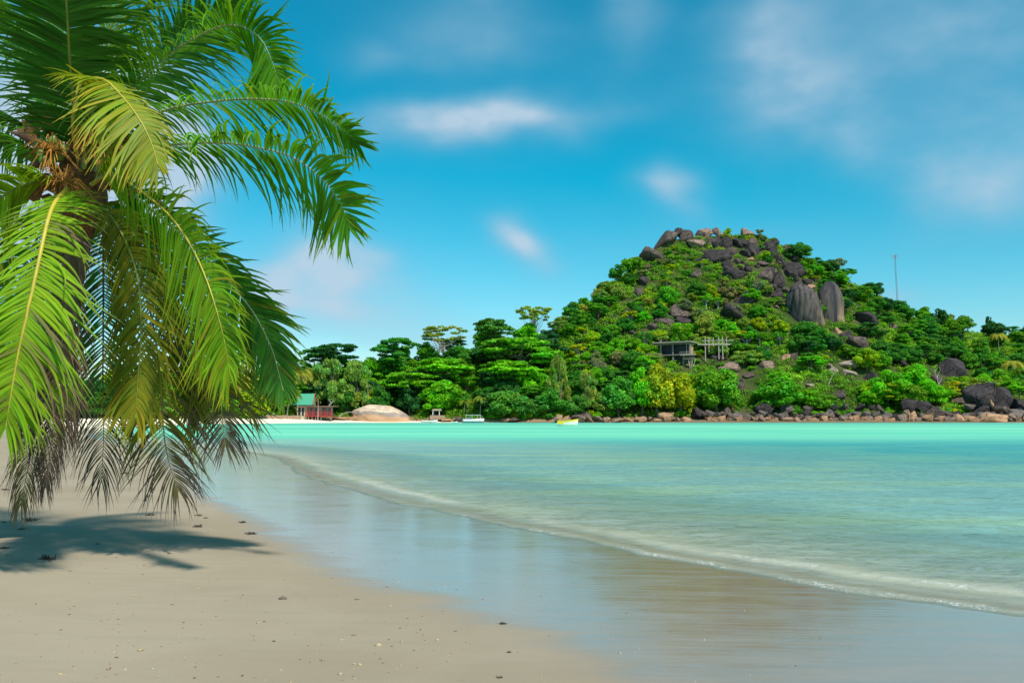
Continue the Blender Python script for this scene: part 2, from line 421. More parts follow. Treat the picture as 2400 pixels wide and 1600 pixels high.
Y = t.m('ADD', sp.outputs[1], t.m('MULTIPLY', t.m('SUBTRACT', t.noise(t.mapping(gp, (0.006, 0.02, 1)), 1.0, 3, 0.5), 0.5), 34.0))
band = t.ramp(Y, 60, 100)  # sandy far band painted sunlit; cloud shadow on nearer water painted into its colour
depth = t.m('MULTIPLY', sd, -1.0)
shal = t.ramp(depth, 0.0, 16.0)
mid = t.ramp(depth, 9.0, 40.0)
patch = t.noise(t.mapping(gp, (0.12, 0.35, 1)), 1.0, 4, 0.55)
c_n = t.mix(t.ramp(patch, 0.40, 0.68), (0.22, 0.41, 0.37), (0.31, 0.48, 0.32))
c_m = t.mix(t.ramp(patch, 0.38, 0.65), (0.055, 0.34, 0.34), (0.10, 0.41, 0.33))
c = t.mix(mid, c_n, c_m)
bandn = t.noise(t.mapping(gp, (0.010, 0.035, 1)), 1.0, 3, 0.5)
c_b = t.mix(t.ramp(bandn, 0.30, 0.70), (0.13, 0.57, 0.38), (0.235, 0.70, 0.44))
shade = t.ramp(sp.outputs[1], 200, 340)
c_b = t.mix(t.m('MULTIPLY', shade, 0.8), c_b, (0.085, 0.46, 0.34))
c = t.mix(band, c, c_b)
rn1 = t.noise(t.mapping(gp, (2.6, 3.0, 1), (0, 0, R(-14))), 1.0, 5, 0.62, 0.6)
rn0 = t.noise(t.mapping(gp, (0.55, 0.8, 1), (0, 0, R(-14))), 1.0, 3, 0.55, 0.3)
rn2 = t.noise(t.mapping(gp, (8.0, 9.0, 1), (0, 0, R(-14))), 1.0, 4, 0.6)
hh = t.m('ADD', t.m('MULTIPLY', rn0, 0.9), t.m('ADD', t.m('MULTIPLY', rn1, 0.34), t.m('MULTIPLY', rn2, 0.06)))
cald = t.ramp(depth, 0.2, 4.0, 0.45, 1.0)
bpn = t.node('ShaderNodeBump', inp={'Strength': t.m('MULTIPLY', cald, 0.9), 'Distance': 0.26, 'Height': hh}).outputs[0]
fn = t.noise(t.mapping(gp, (7, 7, 7)), 1.0, 6, 0.75)
lace = t.node('ShaderNodeTexVoronoi', feature='DISTANCE_TO_EDGE', inp={'Vector': t.mapping(gp, (16, 20, 1)), 'Scale': 1.0, 'Randomness': 1.0}).outputs[0]
brk = t.ramp(t.noise(t.mapping(gp, (1.1, 1.1, 1)), 1.0, 3, 0.6), 0.36, 0.62, 0.30, 1.0)
fmask = t.m('MULTIPLY', t.m('MULTIPLY', t.m('POWER', fo, 1.6), brk), t.m('ADD', t.ramp(fn, 0.50, 0.64), t.ramp(lace, 0.16, 0.0, 0.0, 0.9)), clamp=True)
fmask = t.m('MULTIPLY', fmask, 0.75)
sandy = t.m('MULTIPLY', fo, 0.50, clamp=True)
c = t.mix(sandy, c, (0.56, 0.46, 0.33))
c = t.mix(fmask, c, (0.86, 0.84, 0.78))
dif = t.node('ShaderNodeBsdfDiffuse', inp={'Color': c})
trn = t.node('ShaderNodeBsdfTransparent', inp={'Color': (0.93, 0.98, 0.95, 1)})
opa = t.m('MAXIMUM', t.ramp(depth, 0.0, 8.0, 0.10, 1.0, False), t.m('MAXIMUM', fmask, sandy))
b1 = t.node('ShaderNodeMixShader', inp={0: opa, 1: trn.outputs[0], 2: dif.outputs[0]})
gl = t.node('ShaderNodeBsdfGlossy', inp={'Roughness': t.ramp(sp.outputs[1], 8, 90, 0.04, 0.25), 'Normal': bpn})
fr = t.node('ShaderNodeFresnel', inp={'IOR': 1.33, 'Normal': bpn})
gf = t.m('MULTIPLY', t.m('MULTIPLY', fr.outputs[0], t.ramp(sp.outputs[1], 18, 90, 0.80, 0.20)), t.m('SUBTRACT', 1.0, t.m('MULTIPLY', fo, 0.65)))
b2 = t.node('ShaderNodeMixShader', inp={0: gf, 1: b1.outputs[0], 2: gl.outputs[0]})
t.l.new(b2.outputs[0], out.inputs[0])
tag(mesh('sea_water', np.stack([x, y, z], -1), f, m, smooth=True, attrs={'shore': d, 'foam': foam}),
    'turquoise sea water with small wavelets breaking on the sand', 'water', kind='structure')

# ------------------------------------------------------------------ hill terrain
RID = np.array([(-900, 915, 330), (0, 905, 360), (560, 900, 400), (700, 885, 420), (850, 868, 430), (1000, 843, 440), (1150, 815, 450), (1280, 790, 460), (1350, 736, 470), (1420, 684, 485),
       (1480, 630, 500), (1530, 586, 510), (1580, 560, 518), (1650, 550, 520), (1780, 552, 520), (1850, 584, 520), (1920, 625, 515), (2000, 665, 510), (2060, 692, 510), (2120, 732, 510),
       (2200, 765, 510), (2300, 782, 530), (2400, 790, 560), (2700, 830, 600), (3400, 900, 600)], float)
RU = np.array([dirpx(a, b)[0] / dirpx(a, b)[1] for a, b, c in RID])
RZ = np.array([at(a, b, c)[2] for a, b, c in RID]); RY = RID[:, 2]
SY = np.array([(-900, 270), (0, 300), (420, 312), (560, 340), (700, 378), (830, 389), (3400, 389)], float)
SU = (SY[:, 0] - 1200) / F
def hill_h(x, y):
    x = np.asarray(x, float); y = np.asarray(y, float)
    u = x / np.maximum(y, 1.0)
    zr = np.interp(u, RU, RZ); yr = np.interp(u, RU, RY); ys = np.interp(u, SU, SY[:, 1])
    tt = (y - ys) / (yr - ys)
    g = np.where(tt < 0, tt * 0.25, np.clip(tt, 0, 1) ** 1.12)
    back = np.clip((y - yr) / 260.0, 0, 1)
    g = np.where(tt > 1, 1 - 0.75 * sstep(back, 0, 1) - 0.02, g)
    amp = np.clip(zr / 60, 0.25, 1.0)
    nz = 7.0 * fbm(x * 0.018, y * 0.018, 1, 3) + 2.4 * fbm(x * 0.07, y * 0.07, 7, 3)
    env = sstep(tt, 0.02, 0.35) * (1 - 0.75 * sstep(tt, 0.75, 1.0))
    zz = 1.2 + (zr - 1.2) * g + nz * env * amp + 1.0 * fbm(x * 0.2, y * 0.2, 2, 2) * sstep(tt, 0, 0.1)
    return np.where(tt < 0, 1.2 + tt * 60, zz)
us = np.linspace(-1.15, 1.1, 420); ts = np.concatenate([np.linspace(-0.12, 1.0, 150), np.linspace(1.02, 3.2, 30)])
U, T_ = np.meshgrid(us, ts, indexing='ij')
ys = np.interp(U, SU, SY[:, 1]); yr = np.interp(U, RU, RY)
YY = ys + T_ * (yr - ys); XX = U * YY
ZZ = hill_h(XX, YY)
n, k = XX.shape; idx = np.arange(n * k).reshape(n, k)
f = np.stack([idx[:-1, :-1], idx[1:, :-1], idx[1:, 1:], idx[:-1, 1:]], -1).reshape(-1, 4)
m, t, out = mat_new('hill_soil')
gp = t.node('ShaderNodeNewGeometry').outputs['Position']
n1 = t.noise(gp, 0.12, 6, 0.6); n3 = t.noise(gp, 1.3, 6, 0.7)
c = t.mix(t.ramp(n1, 0.40, 0.62), (0.035, 0.075, 0.012), (0.085, 0.10, 0.03))
c = t.mix(t.ramp(n3, 0.5, 0.72), c, (0.15, 0.105, 0.06))
z_ = t.node('ShaderNodeSeparateXYZ', inp={0: gp}).outputs[2]
c = t.mix(t.ramp(z_, 1.4, 3.2, 1.0, 0.0), c, (0.36, 0.22, 0.12))
p = t.node('ShaderNodeBsdfPrincipled', inp={'Base Color': c, 'Roughness': 0.95, 'Specular IOR Level': 0.1})
t.l.new(t.bump(n3, 1.0, 0.8), p.inputs['Normal']); t.l.new(p.outputs[0], out.inputs[0])
tag(mesh('hill', np.stack([XX, YY, ZZ], -1).reshape(-1, 3), f, m, smooth=True), 'steep green hill of soil under boulders and trees', 'hill', kind='structure')

def hit(px, py):
    d = dirpx(px, py); yv = np.linspace(300, 640, 1400); k = yv / d[1]
    xs = d[0] * k; zs = CAMZ + d[2] * k; hh = hill_h(xs, yv)
    i = np.argmax(hh > zs)
    if not (hh > zs)[i]: 
        yv0 = float(np.interp(d[0] / d[1], RU, RY)); 
        return np.array([d[0] / d[1] * yv0, yv0, float(hill_h(d[0] / d[1] * yv0, yv0))])
    return np.array([xs[i], yv[i], zs[i]])
def hz(x, y): return float(hill_h(x, y))

# ------------------------------------------------------------------ boulders
def icosphere(sub):
    me = bpy.data.meshes.new('ico'); import bmesh
    b = bmesh.new(); bmesh.ops.create_icosphere(b, subdivisions=sub, radius=1.0); b.to_mesh(me); b.free()
    v = np.array([tuple(q.co) for q in me.vertices]); f = np.array([tuple(p.vertices) for p in me.polygons])
    bpy.data.meshes.remove(me); return v, f
ICO3, ICO4, ICO5 = icosphere(3), icosphere(4), icosphere(5)
def rock_shape(seed, cuts=7, ico=ICO4, rough=0.20, flat=0.75):
    r = np.random.default_rng(seed); v, f = ico[0].copy(), ico[1]
    for i in range(cuts):
        n = r.normal(size=3); n /= np.linalg.norm(n); h = r.uniform(flat - 0.15, flat + 0.12)
        dd = v @ n; ov = np.clip(dd - h, 0, None)
        v = v - np.outer(ov * 0.96, n)
    nn = fbm(v[:, 0] * 1.3 + seed, v[:, 1] * 1.3, v[:, 2] * 1.3, 4)
    v = v * (1 + rough * nn - 0.05 * np.abs(fbm(v[:, 0] * 3 + seed, v[:, 1] * 3, v[:, 2] * 3, 3)))[:, None]
    v = (v - (v.max(0) + v.min(0)) / 2) / ((v.max(0) - v.min(0)) / 2)
    return v, f
ROCKV = [rock_shape(100 + i, cuts=6 + i % 4, flat=0.46 + 0.04 * (i % 4), ico=ICO4 if i < 6 else ICO3) for i in range(10)]
ROCKM = {}
def rock_mesh(i, kind):
    if (i, kind) not in ROCKM:
        v, f = ROCKV[i]
        o = mesh('boulder', v, f, MR[kind], smooth=True); me = o.data
        bpy.data.objects.remove(o); ROCKM[(i, kind)] = me
    return ROCKM[(i, kind)]
KEY = []      # screen rectangles that trees must not hide
def boulder(px, py, w_, h_, kind, label, group=None, tilt=0, Y=None, base=None, depth=1.0, seed=None, rz=None):
    """px,py centre and w,h in photo pixels."""
    if Y is None:
        p = hit(px, py + h_ * 0.38); Y = p[1] + w_ * 0.25 * mpp(p[1])
    s = mpp(Y); c = at(px, py + h_ * 0.13, Y)
    i = seed if seed is not None else random.randrange(10)
    o = bpy.data.objects.new('boulder', rock_mesh(i, kind)); COL.objects.link(o)
    rz = random.uniform(-3, 3) if rz is None else rz
    wx = w_ * s / 2 * 1.04; hzz = h_ * s / 2 * 1.26
    o.scale = (wx, max(wx, hzz) * depth * 0.9, hzz); o.location = c
    o.rotation_euler = (0, R(tilt), 0)
    if abs(rz) > 0: o.rotation_euler = (0, R(tilt), R(random.uniform(-25, 25)) + (math.pi if random.random() < .5 else 0) * (0 if tilt else 1))
    tag(o, label, 'boulder', group)
    return o
HB = [
 (1558, 563, 68, 36, 'brown', -22, 'long grey-brown rock slab leaning along the left shoulder of the summit'),
 (1526, 597, 50, 46, 'brown', -30, 'rounded brown boulder on the left skyline below the summit slab'),
 (1590, 543, 22, 20, 'dark', 0, 'small dark boulder on the left end of the summit'),
 (1607, 553, 32, 30, 'brown', 20, 'brown boulder beside the small dark one on the summit'),
 (1654, 546, 44, 24, 'pink', -8, 'pale pinkish boulder on the crest left of centre'),
 (1683, 543, 22, 20, 'pink', 0, 'small round pink boulder touching the pale crest boulder'),
 (1751, 543, 32, 20, 'pink', 0, 'pink boulder on the right end of the crest'),
 (1632, 573, 44, 22, 'pink', 0, 'flat pinkish boulder just under the crest on the left'),
 (1673, 565, 28, 24, 'dark', 20, 'dark boulder just under the middle of the crest'),
 (1702, 569, 34, 28, 'dark', -15, 'steep dark boulder left of the wedge pair below the crest'),
 (1728, 571, 34, 22, 'dark', 15, 'dark peaked boulder in the middle of the row below the crest'),
 (1746, 569, 18, 15, 'dark', 25, 'small dark slanted boulder right of the peaked one below the crest'),
 (1763, 588, 38, 30, 'dark', 18, 'big dark angular boulder at the right end of the row below the crest'),
 (1811, 569, 30, 20, 'dark', 0, 'grey boulder on the right shoulder of the skyline'),
 (1680, 601, 68, 30, 'dark', 6, 'wide flat dark slab under the summit rocks'),
 (1715, 588, 26, 22, 'brown', 15, 'brown boulder resting above the wide flat slab'),
 (1746, 595, 28, 20, 'dark', 8, 'low dark boulder between the flat slab and the angular boulder'),
 (1758, 607, 18, 12, 'tan', 15, 'small tan stone under the low dark boulder high on the hill'),
 (1704, 620, 26, 22, 'dark', -10, 'dark boulder just right below the wide flat slab'),
 (1724, 613, 22, 14, 'brown', 0, 'small brown boulder in the shrubs beneath the low dark one'),
 (1722, 640, 54, 30, 'dark', 28, 'dark wedge-shaped slab sloping down to the right in mid-cliff'),
 (1736, 630, 17, 14, 'dark', 0, 'small round dark stone above the wedge-shaped slab, left one'),
 (1754, 631, 19, 15, 'dark', 0, 'small round dark stone above the wedge-shaped slab, right one'),
 (1786, 618, 34, 14, 'brown', 0, 'flat cap rock lying on the tall cracked boulder'),
 (1790, 641, 32, 36, 'brown', 5, 'tall cracked boulder under a flat cap rock'),
 (1825, 609, 26, 18, 'dark', 0, 'rounded grey boulder high on the right side of the cliff'),
 (1857, 606, 28, 20, 'dark', -10, 'small dark boulder perched on the blocky right-hand cliff rock'),
 (1857, 633, 56, 36, 'dark', 12, 'big blocky dark cliff rock on the right of the upper hill'),
 (1823, 656, 36, 38, 'dark', -25, 'ribbed dark boulder leaning left under the blocky cliff rock'),
 (1813, 688, 38, 26, 'dark', 0, 'smooth dark dome left of the two giant rocks'),
 (1630, 641, 24, 26, 'brown', 10, 'brown boulder in the shrubs on the left of the upper slope'),
 (1742, 700, 52, 34, 'dark', 10, 'dark cleft boulder in the centre of the middle slope'),
 (1717, 732, 46, 52, 'dark', -25, 'tall pointed dark boulder below the cleft boulder'),
 (1594, 729, 52, 42, 'brown', -20, 'peaked grey-brown boulder above the concrete villa'),
 (1553, 748, 40, 28, 'brown', 10, 'grey-brown boulder left below the peaked one above the villa'),
 (1597, 749, 48, 17, 'dark', 0, 'long low dark rock right under the peaked boulder above the villa'),
 (1526, 768, 34, 18, 'brown', -25, 'slanted brown rock lowest left of those above the villa'),
 (1507, 659, 22, 24, 'dark', 0, 'dark boulder near the left skyline in mid-slope'),
 (1498, 684, 22, 20, 'brown', 10, 'brown boulder just under the dark one near the left skyline'),
 (1866, 674, 38, 28, 'brown', -20, 'grey-brown boulder behind the left giant rock'),
 (1890, 661, 26, 18, 'dark', 15, 'small dark slanted rock balanced on top of the left giant rock'),
 (1900, 672, 20, 12, 'tan', 0, 'pale tan cap between the giant rocks'),
 (2028, 749, 60, 34, 'dark', 12, 'long dark boulder right of the giant rocks'),
 (2007, 802, 48, 32, 'brown', 0, 'rounded brown dome in the trees below the long dark boulder'),
 (1979, 784, 28, 24, 'dark', 20, 'small dark rock left of the brown dome'),
 (2108, 849, 44, 30, 'dark', 0, 'round dark boulder in the middle of the right-hand slope'),
 (2240, 866, 72, 54, 'dark', 15, 'large dark boulder in the trees behind the dead white tree'),
 (2196, 890, 30, 26, 'brown', 0, 'brown boulder at the foot of the dead white tree'),
 (2038, 884, 40, 28, 'dark', 15, 'dark angular boulder below the pale rocks'),
 (1985, 854, 42, 24, 'white', 10, 'whitish rounded rock, topmost of the pale group'),
 (1952, 863, 24, 16, 'white', 0, 'small whitish rock at the left end of the pale group'),
 (1992, 874, 56, 14, 'white', 15, 'long whitish ledge under the pale group'),
 (1966, 928, 22, 30, 'brown', 0, 'upright brown rock just above the shore stones'),
 (2090, 765, 26, 14, 'pink', 10, 'pinkish rock patch below the radio mast'),
 (1680, 838, 48, 24, 'dark', 0, 'dark boulder carrying the posts of the concrete frame'),
 (1708, 858, 50, 34, 'pink', 15, 'big smooth pinkish boulder below the concrete frame'),
 (1735, 906, 18, 22, 'brown', 0, 'lowest brown rock of the tumble below the smooth pinkish boulder'),
 (1731, 892, 22, 14, 'dark', 20, 'dark middle rock of the tumble below the smooth pinkish boulder'),
 (1721, 880, 16, 12, 'tan', 20, 'small tan rock topmost of the tumble below the smooth pinkish boulder'),
 (1858, 835, 24, 18, 'brown', 0, 'brown boulder in the trees under the giant rocks'),
 (1836, 838, 30, 12, 'tan', -25, 'pale slanted ledge left of the brown boulder under the giant rocks'),
 (1798, 856, 34, 22, 'pink', 10, 'pinkish boulder half hidden in bushes right of the villa boulders'),
 (1754, 880, 28, 14, 'brown', 0, 'low brown rock in the clearing right of the rock tumble'),
 (1898, 904, 22, 11, 'white', 0, 'small pale rock in the bushes above the right shore'),
 (1948, 860, 18, 16, 'white', 0, 'pale round rock left beside the whitish rocks'),
 (2243, 939, 40, 24, 'brown', 15, 'brown sloping rock left of the two big shore boulders'),
 (1480, 780, 20, 12, 'brown', 0, 'small brown rock far left of the villa'),
 (1820, 720, 16, 9, 'pink', 0, 'small pinkish rock in shrubs left of the left giant rock'),
 (1965, 775, 22, 18, 'tan', 0, 'tan rock debris at the foot of the right giant rock'),
]
for (px, py, w_, h_, k, tl, lab) in HB:
    boulder(px, py, w_, h_, k, lab, tilt=tl)
    KEY.append((px - w_ / 2, py - h_ / 2, px + w_ / 2, py + h_ / 2 * 0.45))

tr_ = 0
while tr_ < 36:
    px = random.uniform(1640, 1885); py = random.uniform(560, 705)
    if abs((px - 1640) * 0.36 + 560 - py) > 62: continue
    w_ = random.uniform(13, 34); boulder(px, py, w_, w_ * random.uniform(0.5, 0.95), random.choice(['dark', 'dark', 'dark', 'brown']), 'dark angular rock in the tumble of the upper right hill above the giant rocks', 'tumbled dark rocks of the upper hill', tilt=random.uniform(-35, 35))
    tr_ += 1
# two giant rocks with fluted faces
def giant(px, py, w_, h_, Y, seed, label, grooves, lean, amp):
    v, f = ICO5[0].copy(), ICO5[1]
    r = np.random.default_rng(seed)
    X, Yv, Z = np.sign(v[:, 0]) * np.abs(v[:, 0]) ** 0.82, v[:, 1].copy(), v[:, 2].copy()
    k = np.sign(Z) * np.abs(Z) ** 0.68; sh = 1 - 0.30 * np.clip(k, 0, 1) ** 1.5 + 0.12 * np.clip(-k, 0, 1)
    ph = X * grooves * (1 + 0.25 * (1 - k)) + (2.6 if seed == 1 else 0.6) * fbm(X * 2.2 + seed, Z * 0.8, Yv * 1.5, 3) + lean * k * grooves * 0.5
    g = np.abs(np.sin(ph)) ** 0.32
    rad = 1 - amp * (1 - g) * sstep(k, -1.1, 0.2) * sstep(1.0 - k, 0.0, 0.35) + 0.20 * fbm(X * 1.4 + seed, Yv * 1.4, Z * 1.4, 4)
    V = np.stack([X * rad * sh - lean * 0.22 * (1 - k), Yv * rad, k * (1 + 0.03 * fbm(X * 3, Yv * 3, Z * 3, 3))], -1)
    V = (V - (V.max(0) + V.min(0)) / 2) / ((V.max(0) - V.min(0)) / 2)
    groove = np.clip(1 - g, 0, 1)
    s = mpp(Y)
    m_ = MATS.get('giant_granite')
    if not m_:
        m_, t, out = mat_new('giant_granite'); MATS['giant_granite'] = m_
        ga = t.node('ShaderNodeAttribute', attribute_name='groove').outputs['Fac']
        ra = t.node('ShaderNodeAttribute', attribute_name='rust').outputs['Fac']
        oc = t.node('ShaderNodeTexCoord').outputs['Object']
        n1 = t.noise(t.mapping(oc, (7, 7, 0.8)), 1.0, 6, 0.65, 0.5); n2 = t.noise(oc, 2.5, 6, 0.65)
        c = t.mix(t.ramp(n1, 0.35, 0.65), (0.060, 0.050, 0.050), (0.150, 0.112, 0.092))
        c = t.mix(t.ramp(n2, 0.4, 0.7, 0, 0.5), c, (0.075, 0.062, 0.060))
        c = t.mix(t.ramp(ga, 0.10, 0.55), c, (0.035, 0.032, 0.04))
        c = t.mix(t.m('MULTIPLY', ra, t.ramp(n1, 0.42, 0.55)), c, (0.52, 0.32, 0.18))
        p = t.node('ShaderNodeBsdfPrincipled', inp={'Base Color': c, 'Roughness': 0.85, 'Specular IOR Level': 0.25})
        t.l.new(t.bump(n1, 0.5, 0.6), p.inputs['Normal']); t.l.new(p.outputs[0], out.inputs[0])
    rust = sstep(-V[:, 2], -0.25, 0.6) * sstep(V[:, 0], -0.1, 0.7) * (1 if seed == 2 else 0.3)
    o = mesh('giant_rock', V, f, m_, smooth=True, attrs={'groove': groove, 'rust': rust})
    o.scale = (w_ / 2 * s, w_ / 2 * s * 0.95, h_ / 2 * s); o.location = at(px, py, Y)
    tag(o, label, 'rock'); return o
gy = hit(1900, 762)[1]
giant(1886, 726, 92, 124, gy + 9, 1, 'giant dark fluted rock, the left of the two towering on the hillside', 8.0, -1.1, 0.12)
giant(1942, 724, 70, 132, gy + 15, 2, 'giant smooth dark rock with orange streaks, the right of the two on the hillside', 1.3, 0.25, 0.22)
KEY += [(1846, 665, 1930, 752), (1905, 658, 1975, 748)]
SHORE_Y = 383
SB = [(1310, 979, 16, 17, 'tan', 20, 'small slanted orange boulder, first in the row right of the yellow boat', 382),
 (1328, 981, 17, 13, 'tan', -15, 'small slanted orange boulder, second in the row right of the yellow boat', 382),
 (1358, 972, 44, 18, 'brown', 0, 'long low brown rock behind the first orange boulders', 388),
 (1561, 977, 36, 22, 'tan', 0, 'round tan boulder, biggest on the left half of the rocky shore', 383),
 (1707, 963, 22, 18, 'brown', 10, 'pointed brown boulder standing on the stones below the dark-leaved tree', 388),
 (1723, 976, 32, 24, 'shore', 0, 'wide brown boulder under the pointed one', 384),
 (1781, 956, 24, 24, 'dark', 0, 'dark round boulder set above the shore, left of a pair', 392),
 (1800, 960, 22, 20, 'dark', 10, 'dark round boulder set above the shore, right of a pair', 391),
 (2124, 975, 9, 32, 'tan', 4, 'narrow upright tan stone standing like a post at the waterline', 382),
 (2142, 977, 28, 28, 'tan', 20, 'split tan boulder right beside the upright stone', 383),
 (2130, 947, 36, 30, 'dark', 15, 'grey peaked boulder above the upright stone', 391),
 (2168, 949, 52, 20, 'dark', 5, 'long flat grey boulder right of the grey peaked one', 391),
 (2188, 964, 44, 24, 'brown', 15, 'grey-brown sloping boulder under the long flat one', 387),
 (2252, 979, 38, 22, 'tan', -10, 'tan boulder left next to the biggest flat tan boulder', 383),
 (2314, 978, 92, 28, 'tan', 0, 'biggest flat tan boulder at the right waterline', 385),
 (2385, 974, 56, 32, 'shore', 8, 'brown boulder cut by the right edge of the photo', 385),
 (2296, 929, 66, 58, 'dark', -12, 'big dark upright boulder, left of the large pair at the right shore', 397),
 (2352, 932, 56, 52, 'dark', 14, 'big grey upright boulder, right of the large pair at the right shore', 396),
 (2322, 942, 13, 17, 'tan', 0, 'small tan stone wedged between the two big shore boulders', 392),
 (2394, 954, 44, 38, 'dark', 0, 'dark boulder at the right edge behind the shore stones', 392),
 (2300, 958, 44, 16, 'dark', 0, 'flat grey boulder under the big dark upright one', 390),
 (2343, 960, 38, 20, 'brown', 0, 'grey-brown boulder under the big grey upright one', 389),
 (1640, 964, 34, 20, 'dark', 0, 'dark boulder in shade behind the middle shore stones', 389)]
for (px, py, w_, h_, k, tl, lab, Yb) in SB:
    boulder(px, py, w_, h_, k, lab, tilt=tl, Y=Yb)
    if py < 965: KEY.append((px - w_ / 2, py - h_ / 2, px + w_ / 2, py + h_ / 2))
def shorename(px):
    if px < 1480: return 'right of the yellow boat'
    if px < 1700: return 'around the big round tan boulder'
    if px < 1900: return 'below the concrete villa and bright trees'
    if px < 2110: return 'left of the upright post-like stone'
    return 'right of the upright post-like stone'
px = 1295.0
while px < 2420:                                     # waterline row
    dens = 1.0 if px > 1660 else 0.75
    w_ = random.uniform(11, 26) if px > 1660 else random.uniform(9, 26); h_ = w_ * random.uniform(0.55, 0.9)
    if px < 1660: h_ = min(h_, 13)
    b_ = 988 + random.uniform(-3, 3)
    if random.random() < dens:
        boulder(px, b_ - h_ * 0.42, w_, h_, random.choice(['tan', 'tan', 'shore', 'pink', 'shore']), 'sunlit orange-brown stone at the waterline ' + shorename(px), 'boulders of the rocky shore', tilt=random.uniform(-25, 25), Y=382 + random.uniform(-1.5, 1.5))
    px += w_ * 0.72
px = 1640.0
while px < 2420:                                     # second row, dark
    w_ = random.uniform(11, 25); h_ = w_ * random.uniform(0.5, 0.8)
    boulder(px, 973 - random.uniform(-2, 5), w_, h_, random.choice(['shore', 'shore', 'brown', 'dark', 'shore']), 'grey-brown stone, second row of the shore ' + shorename(px), 'boulders of the rocky shore', tilt=random.uniform(-25, 25), Y=387 + random.uniform(-1.5, 1.5))
    px += w_ * 0.8
px = 1780.0
while px < 2400:                                     # third row
    w_ = random.uniform(14, 26); h_ = w_ * random.uniform(0.5, 0.8)
    if random.random() < 0.5 and not (2080 < px < 2210):
        boulder(px, 956 - random.uniform(-3, 6), w_, h_, random.choice(['dark', 'shore', 'brown']), 'dark grey stone, top row of the shore ' + shorename(px), 'boulders of the rocky shore', tilt=random.uniform(-25, 25), Y=391 + random.uniform(-1.5, 1.5))
    px += w_ * 1.1

# the pale whaleback boulder on the left beach
f = ICO5[1]; v = np.sign(ICO5[0]) * np.abs(ICO5[0]) ** np.array([0.80, 0.9, 0.85])
v = v * (1 + 0.15 * fbm(v[:, 0] * 2.0 + 4, v[:, 1] * 2.0, v[:, 2] * 2.0, 4))[:, None]; v[:, 2] -= 0.05 * np.abs(fbm(v[:, 0] * 4, v[:, 1] * 4, 0, 3))
m, t, out = mat_new('whaleback_granite')
oc = t.node('ShaderNodeTexCoord').outputs['Object']; so = t.node('ShaderNodeSeparateXYZ', inp={0: oc})
n1 = t.noise(oc, 2.2, 6, 0.6, 0.4); n2 = t.noise(oc, 5, 5, 0.65)
c = t.mix(t.ramp(n2, 0.42, 0.60), (0.70, 0.53, 0.37), (0.50, 0.35, 0.24))
zz = t.m('ADD', so.outputs[2], t.m('MULTIPLY', t.m('SUBTRACT', n1, 0.5), 0.55))
c = t.mix(t.m('MULTIPLY', t.ramp(zz, 0.60, 0.46), t.ramp(n1, 0.30, 0.55, 0.4, 1)), c, (0.30, 0.22, 0.19))
c = t.mix(t.ramp(zz, 0.38, 0.24), c, (0.58, 0.33, 0.18))
p = t.node('ShaderNodeBsdfPrincipled', inp={'Base Color': c, 'Roughness': 0.85}); t.l.new(t.bump(n2, 0.5, 0.1), p.inputs['Normal']); t.l.new(p.outputs[0], out.inputs[0])
V = v.copy(); V[:, 0] -= 0.10 * V[:, 2]; V[:, 2] = np.where(V[:, 2] > 0, V[:, 2] * (1 - 0.35 * np.clip(V[:, 0], 0, 1) ** 1.3 - 0.25 * np.clip(-V[:, 0] - .4, 0, 1)), V[:, 2])
o = mesh('boulder', V, f, m, smooth=True); s = mpp(384)
o.scale = (71 * s, 50 * s, 40 * s); o.location = at(896, 986, 392); o.rotation_euler = (0, R(3), 0)
tag(o, 'huge pale whaleback boulder with a dark stain lying on the left beach', 'boulder')
for (px, py, w_, h_, k, lab) in [(835, 981, 44, 12, 'tan', 'low orange rock at the left foot of the pale whaleback boulder'), (800, 980, 40, 7, 'tan', 'flat orange rock shelf left of the pale whaleback boulder'),
                                 (1045, 982, 26, 8, 'tan', 'low brown rock on the beach below the thatched shelter'), (1200, 983, 40, 12, 'brown', 'brown bank rock under bushes left of the yellow boat'), (1075, 981, 20, 11, 'brown', 'brown rock left behind the canopied boat'), (1185, 984, 26, 8, 'tan', 'small tan rock on the bank left of the yellow boat')]:
    boulder(px, py, w_, h_, k, lab, Y=388)

